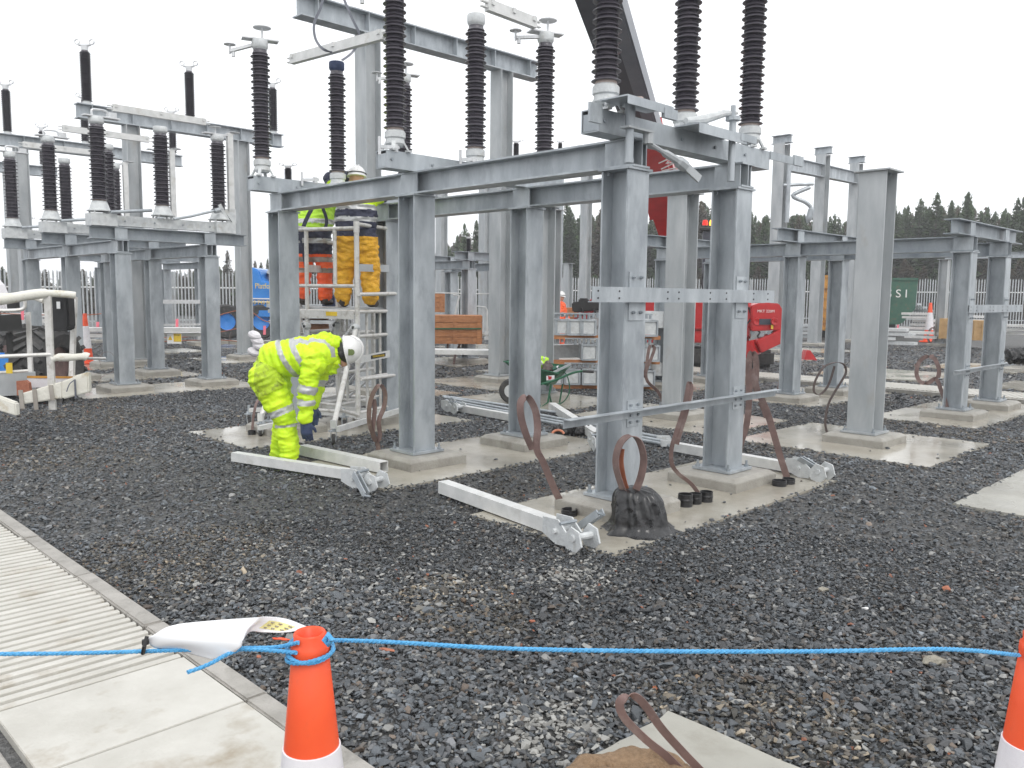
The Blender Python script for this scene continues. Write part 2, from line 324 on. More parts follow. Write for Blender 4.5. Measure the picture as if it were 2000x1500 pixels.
# ---- trench with ribbed covers beside the camera
tr = MB(); tr.b2(-4.32, -3.6, -6, 4.6, -.3, -.03); trench = tag(tr.build('cable_trench', 'cover_low'), None, None, kind='structure')
RIBY = -.34
def rib_mesh(l, wd, h):
    b = MB(); x = l/2; prof = [(-wd/2, -h), (-wd/2+.003, -.004), (-wd/2+.009, 0), (wd/2-.009, 0), (wd/2-.003, -.004), (wd/2, -h)]
    b.add([(s*x, p, q) for s in (-1, 1) for p, q in prof], [tuple(range(6)), tuple(range(6, 12))[::-1]]+[(k, 6+k, 6+(k+1) % 6, (k+1) % 6) for k in range(6)])
    return b.build('rib', 'cover', hide=True)
rm = rib_mesh(.745, .046, .028); rnd = random.Random(3)
covers = []
per = 7
for k in range(9):
    y0 = RIBY+.0+k*per*.0735
    c = empty('trench_cover', (-3.945, y0, .022), 'pale ribbed trench cover board, ' + ['nearest, beside the flat boards', 'second up from the flat boards', 'third up from the flat boards', 'fourth up from the flat boards', 'fifth up from the flat boards', 'sixth up, below the stained ones', 'seventh up, near the left edge', 'eighth up, near the left edge', 'farthest one seen at the left edge'][k], 'trench cover', 'ribbed trench covers in the lower left')
    b = MB(); b.b2(-.365, .365, .004, per*.0735-.004, -.04, -.02); b.build('board', 'cover_low', c, local=True)
    dx = rnd.uniform(-.008, .008)
    for q in range(per): link('rib', rm, c, (dx+rnd.uniform(-.002, .002), .037+q*.0735, rnd.uniform(-.001, .001)))
for k, (a, d) in enumerate([(RIBY-.575, RIBY-.006), (RIBY-1.16, RIBY-.581), (RIBY-1.75, RIBY-1.166), (RIBY-2.4, RIBY-1.756)]):
    b = MB(); b.b2(-4.32, -3.572, a, d, -.03, .024-.0015*(k % 2)); o = b.build('cover_board', 'cover', bevel=.003)
    tag(o, ['flat cream trench cover board next to the ribbed covers', 'flat cream trench cover board left of the near traffic cone', 'third flat trench cover board at the bottom edge', 'flat trench cover board below the frame'][k], 'trench cover', 'flat trench covers in the lower left')
for nm, x0, x1, zz, cuts in (('kerb', -3.567, -3.47, .03, [-4.9, -3.9, -2.9, -1.9, -.92, .12, 1.12, 2.14, 3.1, 4.1, 5.]), ('kerb', -4.48, -4.36, -.0, [-5, -4, -3, -2, -1, 0, 1, 2])):
    root = empty(nm, (x0, cuts[0], 0), None, None); root['kind'] = 'structure'
    for a, d in zip(cuts[:-1], cuts[1:]):
        b = MB(); j = rnd.uniform(-.004, .004); b.b2(x0+j, x1+j, a+.004, d-.004, -.2, zz+rnd.uniform(-.004, .003)); b.build('kerb_stone', 'kerb', root, bevel=.008)
# ---- the far trench cover strip that crosses the yard
root = empty('far_trench', (10.4, 0, 0), None, None); root['kind'] = 'structure'
b = MB(); b.b2(10.4, 11.5, -6, 11, 0, .045); b.build('channel', 'cover_low', root)
b = MB()
for k in range(225): b.b2(10.45, 11.45, -5.9+k*.075, -5.9+k*.075+.05, .0452, .07)
tag(b.build('rib', 'cover', root), None, None, kind='stuff')
b = MB(); b.b2(10.3, 10.396, -6, 11, -.1, .06); b.build('edging', 'plinth', root)
# ---- loose dark slate stones: geometry for every stone within reach of the lens
stone_col = bpy.data.collections.new('stones')
for k in range(9):
    bm = bmesh.new(); rr = random.Random(50+k)
    for _ in range(11):
        p = Vector((rr.gauss(0, 1), rr.gauss(0, 1), rr.gauss(0, 1))).normalized()
        bm.verts.new((p.x*rr.uniform(.75, 1.1), p.y*rr.uniform(.5, .8), p.z*rr.uniform(.22, .4)))
    r = bmesh.ops.convex_hull(bm, input=bm.verts); bmesh.ops.delete(bm, geom=[e for e in r['geom_unused'] if isinstance(e, bmesh.types.BMVert)], context='VERTS')
    me = bpy.data.meshes.new('stone%d' % k); bm.to_mesh(me); bm.free(); me.materials.append(M['stone'])
    stone_col.objects.link(bpy.data.objects.new('stone_%d' % k, me))
def scatter(n, d0, d1, half=.66):
    d = np.sqrt(RNG.uniform(d0*d0, d1*d1, n)); a = YAW+RNG.uniform(-half, half, n)
    return np.stack([CAM[0]+d*np.cos(a), CAM[1]+d*np.sin(a)], 1), d
P1, D1 = scatter(112000, 1.2, 6.2); P2, D2 = scatter(135000, 6.2, 15.); P3, D3 = scatter(110000, 15, 34., .6)
P = np.concatenate([P1, P2, P3]); D = np.concatenate([D1, D2, D3]); n = len(P)
keep = np.ones(n, bool)
edge = RNG.normal(.0, .014, n)
wob = np.array([noise.noise(Vector((x*1.7, y*1.7, 0)))*.07 for x, y in P])   # stones creep over pad edges here and there
for i, (x0, x1, y0, y1) in enumerate(PADS):
    e = edge+np.maximum(0, wob)
    inside = (P[:, 0] > x0+e) & (P[:, 0] < x1-e) & (P[:, 1] > y0+e) & (P[:, 1] < y1-e)
    keep &= ~(inside & (RNG.random(n) > .0035))
keep &= ~((P[:, 0] < -3.452) & (P[:, 0] > -4.5)); keep &= ~((P[:, 0] > 10.28) & (P[:, 0] < 11.52))
P, D = P[keep], D[keep]; n = len(P)
big = np.where(D > 6.2, 1.25, 1.)
sz = .0132*np.exp(RNG.normal(0, .36, n))*big; sz = np.clip(sz, .006, .045); sz[D > 15] *= 1.7; sz *= np.where(D < 5, 1.22, 1.)
far = D > 9; sz[far] *= 1.15
zz = RNG.uniform(-.012, .016, n)
onpad = np.zeros(n, bool)
for (x0, x1, y0, y1) in PADS: onpad |= (P[:, 0] > x0) & (P[:, 0] < x1) & (P[:, 1] > y0) & (P[:, 1] < y1)
zz[onpad] = .016
rot = np.stack([RNG.normal(0, .32, n), RNG.normal(0, .32, n), RNG.uniform(0, 6.28, n)], 1)
rot[onpad, :2] *= .3
base = np.exp(RNG.normal(0, .34, n))*.092
tint = np.array([[.9, 1., 1.1], [.97, 1., 1.05], [1.1, 1., .9], [1.25, .98, .78]])[RNG.choice(4, n, p=[.54, .34, .09, .03])]
col = base[:, None]*tint
wet = np.array([noise.noise(Vector((x*.35+3, y*.35+1, 8)))+.5*noise.noise(Vector((x*1.3, y*1.3, 2))) for x, y in P]); col *= (1-np.clip(wet, -.35, .6)*.55)[:, None]
pale = RNG.random(n) < .075; col[pale] = RNG.uniform(.14, .3, (pale.sum(), 1))*np.array([1, 1, .96])
red = RNG.random(n) < .0028; col[red] = np.array([.26, .1, .055])*RNG.uniform(.7, 1.3, (red.sum(), 1))
for (cx, cy), rad, amt in ((at(1090, 1415), .42, .8), (at(1085, 1130), .3, .65), (at(1500, 1200), .3, .1), (at(320, 1180), .4, .2))if 0 else []: pass
for (px, py, rad, amt) in ((1085, 1420, .22, .8), (1110, 1125, .28, .5), (870, 1150, .3, .3), (560, 1130, .6, .2), (1600, 1450, .4, .15), (650, 950, .4, .05)):
    c = at(px, py); q = np.exp(-((P[:, 0]-c.x)**2+(P[:, 1]-c.y)**2)/rad**2)*amt
    s = RNG.random(n) < q; col[s] = RNG.uniform(.17, .4, (s.sum(), 1))*np.array([1, .99, .93])
bn = np.array([noise.noise(Vector((x*.55+9, y*.55, 3))) for x, y in P]); br = (bn > .16) & (RNG.random(n) < .35); col[br] *= np.array([1.2, 1.02, .8])
me = bpy.data.meshes.new('gravel'); me.vertices.add(n)
me.vertices.foreach_set('co', np.concatenate([P, zz[:, None]], 1).astype(np.float32).ravel())
def att(name, ty, data, key): a = me.attributes.new(name, ty, 'POINT'); a.data.foreach_set(key, np.ascontiguousarray(data).ravel())
att('rot', 'FLOAT_VECTOR', rot.astype(np.float32), 'vector'); att('scl', 'FLOAT', sz.astype(np.float32), 'value')
att('idx', 'INT', RNG.integers(0, 9, n).astype(np.int32), 'value')
att('col', 'FLOAT_COLOR', np.concatenate([col, np.ones((n, 1))], 1).astype(np.float32), 'color')
go = bpy.data.objects.new('gravel', me); COL.objects.link(go); tag(go, 'loose dark grey slate chippings covering the yard', 'gravel', kind='stuff')
ng = bpy.data.node_groups.new('scatter', 'GeometryNodeTree'); ng.interface.new_socket('Geometry', in_out='INPUT', socket_type='NodeSocketGeometry'); ng.interface.new_socket('Geometry', in_out='OUTPUT', socket_type='NodeSocketGeometry')
N = ng.nodes; L = ng.links; gi = N.new('NodeGroupInput'); gout = N.new('NodeGroupOutput'); iop = N.new('GeometryNodeInstanceOnPoints')
ci = N.new('GeometryNodeCollectionInfo'); ci.inputs[0].default_value = stone_col; ci.inputs['Separate Children'].default_value = True; ci.inputs['Reset Children'].default_value = True
def na(nm, ty): q = N.new('GeometryNodeInputNamedAttribute'); q.data_type = ty; q.inputs[0].default_value = nm; return q.outputs['Attribute']
L.new(gi.outputs[0], iop.inputs['Points']); L.new(ci.outputs[0], iop.inputs['Instance']); iop.inputs['Pick Instance'].default_value = True
L.new(na('idx', 'INT'), iop.inputs['Instance Index']); L.new(na('scl', 'FLOAT'), iop.inputs['Scale'])
e2r = N.new('FunctionNodeEulerToRotation'); L.new(na('rot', 'FLOAT_VECTOR'), e2r.inputs[0]); L.new(e2r.outputs[0], iop.inputs['Rotation'])
L.new(iop.outputs[0], gout.inputs[0]); md = go.modifiers.new('scatter', 'NODES'); md.node_group = ng
# a few larger stones lying on the gravel
for px, py, s, mt, lab in ((1828, 1290, (.075, .035, .03), 'rock', 'long tan rock lying on the gravel just under the blue rope, lower right'), (1607, 1152, (.04, .022, .02), 'rock', 'pale oblong stone on the gravel in front of the near concrete pad'),
                           (1850, 1150, (.032, .028, .018), 'brick', 'rounded reddish brown stone on the gravel at right'), (1690, 1188, (.02, .012, .01), 'white_paint', 'small cream chip on the gravel right of the pale oblong stone'),
                           (1040, 1213, (.018, .012, .008), 'brick', 'small brick red chip on the gravel right of the traffic cone'), (550, 1248, (.05, .011, .006), 'orange_cone', 'orange plastic strip on the gravel behind the traffic cone'),
                           (757, 1270, (.045, .014, .01), 'brick', 'broken red brick shard on the gravel right of the near cone'), (505, 1283, (.02, .014, .008), 'brick', 'torn orange and white scrap on the gravel left of the near cone')):
    bm = bmesh.new(); rr = random.Random(px)
    for _ in range(22):
        p = Vector((rr.gauss(0, 1), rr.gauss(0, 1), rr.gauss(0, 1))).normalized(); bm.verts.new((p.x*s[0]*rr.uniform(.85, 1.1), p.y*s[1], p.z*s[2]))
    r = bmesh.ops.convex_hull(bm, input=bm.verts); bmesh.ops.delete(bm, geom=[e for e in r['geom_unused'] if isinstance(e, bmesh.types.BMVert)], context='VERTS')
    me = bpy.data.meshes.new('loose_stone'); bm.to_mesh(me); bm.free(); me.materials.append(M[mt])
    o = link('loose_stone' if mt != 'orange_cone' else 'plastic_strip', me, None, at(px, py, .015), (0, 0, YAW-1.57+rr.uniform(-.5, .5))); tag(o, lab, 'stone' if mt != 'orange_cone' else 'scrap')
# ================================================================== steel frames
def column(parent, x, y, z1, sec=.25, flip=False, cap=True, plinth=True, plate=.19, mt='galv', cz=.29, z0=.147, pl=.347):
    """H column; flip: flanges face x instead of y.  Part column > base_plate, cap_plate, bolts; part plinth"""
    up = (1, 0, 0) if flip else (0, 1, 0)
    b = MB(); b.isec((x, y, z0), (x, y, z1-(.02 if cap else 0)), sec, sec, .016, .012, up)
    for s in (-1, 1):                                     # bolt stubs / holes seen on the faces
        pass
    c = b.build('column', mt, parent)
    b = MB(); b.b2(x-plate, x+plate, y-plate, y+plate, z0-.022, z0-.001); b.build('base_plate', mt, c)
    b = MB()
    for sx in (-1, 1):
        for sy in (-1, 1):
            q = plate-.035; b.cyl((x+sx*q, y+sy*q, z0-.045), (x+sx*q, y+sy*q, z0+.055), .011, 8); b.cyl((x+sx*q, y+sy*q, z0-.001), (x+sx*q, y+sy*q, z0+.02), .02, 6)
    b.build('anchor_bolts', 'galv_dark', c)
    if cap:
        b = MB(); b.b2(x-cz/2, x+cz/2, y-cz/2, y+cz/2, z1-.019, z1-.002)
        b.build('cap_plate', mt, c)
        b = MB()
        for sx in (-1, 1):
            for sy in (-1, 1): b.cyl((x+sx*.075, y+sy*.1, z1-.05), (x+sx*.075, y+sy*.1, z1-.02), .013, 6)
        b.build('bolts', 'galv_dark', c)
    if plinth:
        b = MB(); h, t = .088, .12; k = pl-.045
        v = [(x+sx*pl, y+sy*pl, zz) for zz in (0, h) for sx, sy in ((-1, -1), (1, -1), (1, 1), (-1, 1))]+[(x+sx*k, y+sy*k, t) for sx, sy in ((-1, -1), (1, -1), (1, 1), (-1, 1))]
        b.add(v, [(i, (i+1) % 4, 4+(i+1) % 4, 4+i) for i in range(4)]+[(4+i, 4+(i+1) % 4, 8+(i+1) % 4, 8+i) for i in range(4)]+[(8, 9, 10, 11)])
        b.build('plinth', 'plinth', parent, bevel=.004)
    return c
def rail(parent, x, y0, y1, z0, z1, nodes, w=.2, mt='galv_dark', stiff=True):
    b = MB(); b.isec((x, y0, (z0+z1)/2), (x, y1, (z0+z1)/2), w, z1-z0, .015, .011)
    r = b.build('rail_beam', mt, parent)
    if stiff:
        for ny in nodes:
            a, c = max(y0+.004, ny-.125), min(y1-.004, ny+.125)
            for s in (-1, 1):
                b = MB(); b.b2(x+s*(w/2-.014)-.006, x+s*(w/2-.014)+.006, a, c, z0+.016, z1-.016); b.build('stiffener', 'galv', r)
    return r
def crossbeam(parent, y, x0, x1, z0, z1, nodes, w=.2, mt='galv_dark'):
    b = MB(); b.isec((x0, y, (z0+z1)/2), (x1, y, (z0+z1)/2), w, z1-z0, .015, .011)
    r = b.build('cross_beam', mt, parent)
    for nx in nodes:
        for s in (-1, 1):
            b = MB(); b.b2(nx-.1, nx+.1, y+s*(w/2-.02)-.006, y+s*(w/2-.02)+.006, z0+.016, z1-.016); b.build('stiffener', 'galv', r)
    return r
def braces(parent, xs, y, x0, x1, x2, x3, zc, za):
    """channel across two columns with its clip plates and, below it, an angle iron"""
    f = y-.128
    b = MB(); b.b2(x0, x1, f-.045, f-.038, zc-.055, zc+.055); b.b2(x0, x1, f-.038, f-.004, zc+.048, zc+.0549); b.b2(x0, x1, f-.038, f-.004, zc-.0549, zc-.048)
    c = b.build('channel_brace', 'galv', parent)
    b = MB()
    for k in (.06, .3, .9, 1.05, 1.5, 1.75, 2.2, 2.45):
        if x0+k < x1-.05:
            for dz in (-.025, .025): b.cyl((x0+k, f-.049, zc+dz), (x0+k, f-.0455, zc+dz), .007, 8)
    b.build('bolt_hole', 'black', c)
    for x in xs:
        b = MB(); b.b2(x-.09, x+.09, f-.0035, f+.0015, zc-.19, zc+.17); pl = b.build('clip_plate', 'galv', parent)
        b = MB()
        for dx in (-.045, .045):
            for dz in (-.13, .13): b.cyl((x+dx, f-.02, zc+dz), (x+dx, f-.003, zc+dz), .014, 6); b.cyl((x+dx, f-.032, zc+dz), (x+dx, f-.02, zc+dz), .008, 6)
        b.build('bolt', 'galv_dark', pl)
    b = MB(); b.b2(x2, x3, f-.01, f-.004, za-.035, za+.03); b.b2(x2, x3, f-.07, f-.0101, za+.024, za+.03); a = b.build('angle_brace', 'galv', parent)
    for x in xs:
        b = MB(); b.b2(x-.075, x+.075, f-.0035, f+.0015, za-.1, za+.1); pl = b.build('clip_plate', 'galv', parent)
        b = MB()
        for dx in (-.045, .045):
            for dz in (-.065, -.012, .065): b.cyl((x+dx, f-.024, za+dz), (x+dx, f-.003, za+dz), .011, 6)
        b.build('bolt', 'galv_dark', pl)
BU, BV = 2.5, 1.51
# --- main bay
mf = empty('steel_support_frame', (0, 0, 0), 'large galvanised steel frame in the foreground with six columns carrying three disconnectors', 'steel frame')
for j in (0, 1):
    for i in (0, 1, 2): column(mf, j*BV, i*BU, 2.60)
    rail(mf, j*BV, -.15, 2*BU+.13, 2.60, 2.805, [0, BU, 2*BU], mt='galv')
braces(mf, (0, BV), 0, -.56, 2.01, -.8, 2.18, 1.67, .78)
# --- right bay (no insulators yet)
df = empty('steel_support_frame', (7.66, 0, 0), 'bare galvanised frame on the right with short beams lying across its rails', 'steel frame')
DX = 7.66; DV = 1.6
for j in (0, 1):
    for i in (0, 1, 2): column(df, DX+j*DV, i*BU, 2.33)
    rail(df, DX+j*DV, -.15, 2*BU+.15, 2.33, 2.535, [0, BU, 2*BU])
for i in (0, 1, 2): crossbeam(df, i*BU, 7.05, 10.0, 2.537, 2.74, [DX, DX+DV])
braces(df, (DX, DX+DV), 0, 7.44, 9.95, 7.1, 10.3, 1.54, .68)
# --- left bay
lf = empty('steel_support_frame', (.13, 10.49, 0), 'galvanised frame at left with three rows of insulators on double beams', 'steel frame')
LX = .135; LY = [10.49, 12.96, 15.42]
for j in (0, 1):
    for y in LY: column(lf, LX+j*BV, y, 2.29)
    rail(lf, LX+j*BV, LY[0]-.15, LY[2]+.15, 2.29, 2.495, LY, mt='galv')
for y in LY: crossbeam(lf, y, -.33, 2.32, 2.497, 2.70, [LX, LX+BV])
# --- far bay seen through the middle
ef = empty('steel_support_frame', (8.6, 11.4, 0), 'small far frame seen between the middle columns beside the crates', 'steel frame')
EX, EY = 8.62, 11.4
for j in (0, 1):
    for i in (0, 1): column(ef, EX+j*1.5, EY+i*2.4, 2.29)
    rail(ef, EX+j*1.5, EY-.15, EY+2.7, 2.29, 2.495, [EY, EY+2.4])
for i in (0, 1): crossbeam(ef, EY+i*2.4, EX-.45, EX+2., 2.497, 2.70, [EX, EX+1.5])
# --- another far bay seen under the left frame
hf = empty('steel_support_frame', (5.2, 22.6, 0), 'small far frame seen under the left frame in front of the fence', 'steel frame')
HX, HY = 4.6, 22.
for j in (0, 1):
    for i in (0, 1): column(hf, HX+j*2.1, HY+i*2.6, 2.4, cap=False)
    rail(hf, HX+j*2.1, HY-.15, HY+2.8, 2.4, 2.6, [])
for i in (0, 1): crossbeam(hf, HY+i*2.6, HX-.6, HX+2.6, 2.603, 2.82, [])
b = MB(); b.b2(HX-.3, HX+2.4, HY-.22, HY-.16, 1.3, 1.42); b.build('channel_brace', 'alu', hf)
b = MB(); b.b2(HX-.3, HX+2.4, HY-.22, HY-.16, .62, .68); b.build('angle_brace', 'alu', hf)
# --- single posts on their own plinths
def post(x, y, z1, label, group=None, sec=.3, flip=True, mt='galv_old', **k):
    r = empty('steel_post', (x, y, 0), label, 'steel post', group); column(r, x, y, z1, sec, flip, mt=mt, plate=.2, cz=sec+.1, **k); return r
G = 'single steel posts'
post(4.6, 0., 3.09, 'tall lone H section post on its own pad, front right', G)
post(4.62, 2.6, 3.05, 'lone post behind the right near column, half hidden', G)
post(4.62, 5.2, 3.05, 'lone post hidden behind the second rail of the big frame', G)
post(8.42, 8.5, 3.5, 'wide post right behind the column left of the wheelbarrow', G)
x, y, _ = at(1107, 660, 0); post(x, y, 2.95, 'short capped post beside the worker in orange', G, sec=.26)
x, y, _ = at(1140, 668, 0); post(x, y, 6.5, 'tall slim post right of the short capped post', G, sec=.3, cap=False)
x, y, _ = at(862, 655, 0); post(x, y, 6.5, 'tall pale post behind the brown crates, left one', G, sec=.35, cap=False)
x, y, _ = at(945, 655, 0); post(x, y, 6.5, 'tall pale post behind the brown crates, right one', G, sec=.35, cap=False)
x, y, _ = at(1835, 677, 0); fr = post(x, y, 3.1, 'far post at right beside the striped cone', G, sec=.3, flip=False)
b = MB(); b.isec((x, y, 3.2), (x+1, y-7, 3.2), .2, .2); b.build('rail_beam', 'galv', fr)
x, y, _ = at(335, 640, 0); post(x, y, 2.6, 'far post standing by the fence seen under the left frame', G, sec=.4, cap=False)
# --- portals
def portal(name, y, x0, x1, z0, z1, cx, label, ins, sec=.3):
    r = empty(name, (cx[0], y, 0), label, 'steel portal', 'high beams on two posts')
    for x in cx: column(r, x, y, z0, sec, True, mt='galv_old', plate=.22, cap=False)
    b = MB(); b.isec((x0, y, (z0+z1)/2), (x1, y, (z0+z1)/2), .26, z1-z0, .02, .014); bm_ = b.build('top_beam', 'galv', r)
    for k in np.linspace(x0+.3, x1-.3, 6):
        for s in (-1, 1):
            b = MB(); b.b2(k-.006, k+.006, y+s*.07-.055, y+s*.07+.055, z0+.021, z1-.021); b.build('stiffener', 'galv', bm_)
    return r
portal('steel_portal', 7.69, 1.82, 7.05, 5.8, 6.13, (3.1, 6.11), 'high steel portal above the scaffold tower with a long I beam', [])
portal('steel_portal', 15.7, 1.22, 6.08, 5.33, 5.64, (2.35, 4.97), 'nearest left portal carrying slim post insulators', [])
portal('steel_portal', 20.9, .3, 5.75, 5.33, 5.64, (1.5, 4.35), 'second left portal, seen behind the left frame', [])
portal('steel_portal', 26.4, -2.2, 4.0, 5.33, 5.64, (.0, 2.6), 'third left portal at the left edge of the picture', [])
# --- goalpost row of three tall posts at right
tr_ = empty('steel_portal', (16.4, 7.5, 0), 'row of three tall posts at right joined by an I beam', 'steel portal', 'high beams on two posts')
T = [(at(1510, 688, 0), dist(1521, 265, 24.2)), (at(1590, 676, 0), dist(1604, 288, 28.4)), (at(1655, 668, 0), dist(1677, 306, 32.))]
tp = []
for p, q in T:
    dd = math.hypot(p.x-CAM[0], p.y-CAM[1]); ztop = 1.655+(q.z-1.655)*dd/math.hypot(q.x-CAM[0], q.y-CAM[1]); tp.append((p.x, p.y, ztop))
for x, y, z in tp:
    column(tr_, x, y, z-.25, .36, True, mt='galv_old', cap=False)
    b = MB(); b.isec((x, y-.3, z-.12), (x, y+.3, z-.12), .25, .24); b.build('cap_beam', 'galv', tr_)
for a, c in zip(tp[:-1], tp[1:]):
    p = Vector(a)-V(0, 0, .8); q = Vector(c)-V(0, 0, .8); d = (q-p).normalized()*.19
    b = MB(); b.isec(p+d, q-d, .25, .42, .02, .014); b.build('rail_beam', 'galv', tr_)
b = MB(); x, y, z = tp[0]     # earth switch arm and pipe on the first post
h = V(x, y, z)+IMG_R*.16-IMG_F*.25
b.tube([h+V(0, 0, -.9), h+V(0, 0, -2.6)], .07, 10); b.tube([h+V(0, 0, -1.5)-IMG_R*.15, h+V(0, 0, -1.45)+IMG_R*.75], .05, 8)
b.tube(smoothpath([h+V(0, 0, -1.55)+IMG_R*.65, h+V(0, 0, -1.8)+IMG_R*.15, h+V(0, 0, -2.)+IMG_R*.55, h+V(0, 0, -2.2)+IMG_R*.72, h+V(0, 0, -2.6)+IMG_R*.62]), [.06]*18+[.1]*5+[.06, .02], 8); b.build('switch_arm', 'galv', tr_)
# ================================================================== insulators
def porc_profile(z0, z1, rc, rs, pitch):
    pr = [(rc, z0)]; n = int(round((z1-z0-.03)/pitch)); pitch = (z1-z0-.03)/n
    for k in range(n):
        zb = z0+.015+k*pitch
        for q, r in ((0., rs), (.5, rs-.02*rs/.108)):
            a = zb+q*pitch; pr += [(rc, a+.002), (r-.006, a+.001), (r, a+.004), (r-.002, a+.008), (rc+.3*(r-rc), a+.02*pitch/.069), (rc, a+.03*pitch/.069)]
    pr += [(rc, z1), (0, z1)]
    return pr
def ins_mesh(z0, z1, rc, rs, pitch, n=22):
    b = MB(); b.lathe([(0, z0)]+porc_profile(z0, z1, rc, rs, pitch), n=n); return b.build('porcelain', 'porcelain', hide=True, sharp=50)
def ring_mesh(name, prof, m, n=20, extra=None):
    b = MB(); b.lathe(prof, n=n)
    if extra: extra(b)
    return b.build(name, m, hide=True)
PM = ins_mesh(.2, 1.40, .074, .108, .069)                 # z measured from the beam top
def legs(b):
    for k in range(4):
        a = math.pi/4+k*math.pi/2; c, s = math.cos(a), math.sin(a)
        b.beam((c*.075, s*.075, .1), (c*.125, s*.125, .012), .035, .016, up=(c, s, 1)); b.box((c*.125, s*.125, .008), (.05, .05, .016))
TRI = ring_mesh('base_casting', [(0, .05), (.07, .05), (.09, .075), (.085, .12), (.097, .13), (.097, .178), (.088, .188), (.078, .2), (0, .2)], 'casting', extra=legs)
BELL = ring_mesh('base_casting', [(0, .035), (.15, .035), (.15, .05), (.125, .055), (.1, .15), (.085, .2), (0, .2)], 'casting', extra=lambda b: [b.cyl((c*.13, s*.13, 0), (c*.13, s*.13, .035), .012, 6) for c, s in ((.7, .7), (-.7, .7), (.7, -.7), (-.7, -.7))])
LOW = ring_mesh('base_casting', [(0, 0), (.11, 0), (.11, .02), (.092, .03), (.085, .07), (.097, .085), (.097, .14), (.08, .155), (0, .155)], 'casting')
CEM = ring_mesh('cement_ring', [(0, .195), (.079, .195), (.077, .217), (0, .217)], 'cement')
CAPM = ring_mesh('top_casting', [(0, 1.395), (.07, 1.395), (.078, 1.41), (.086, 1.42), (.09, 1.435), (.09, 1.5), (.084, 1.51), (0, 1.51)], 'casting')
CAPB = MB().lathe([(0, 1.395), (.07, 1.395), (.078, 1.41), (.088, 1.42), (.092, 1.435), (.092, 1.5), (.084, 1.51), (0, 1.51)]).build('top_casting', 'glove_blue', hide=True)
def ring_disc(b, c, r, ax=(0, 0, 1)): b.lathe([(r-.02, -.006), (r, -.002), (r, .006), (r-.02, .01), (.012, .008), (.012, -.004), (r-.02, -.006)], c, 22, ax)
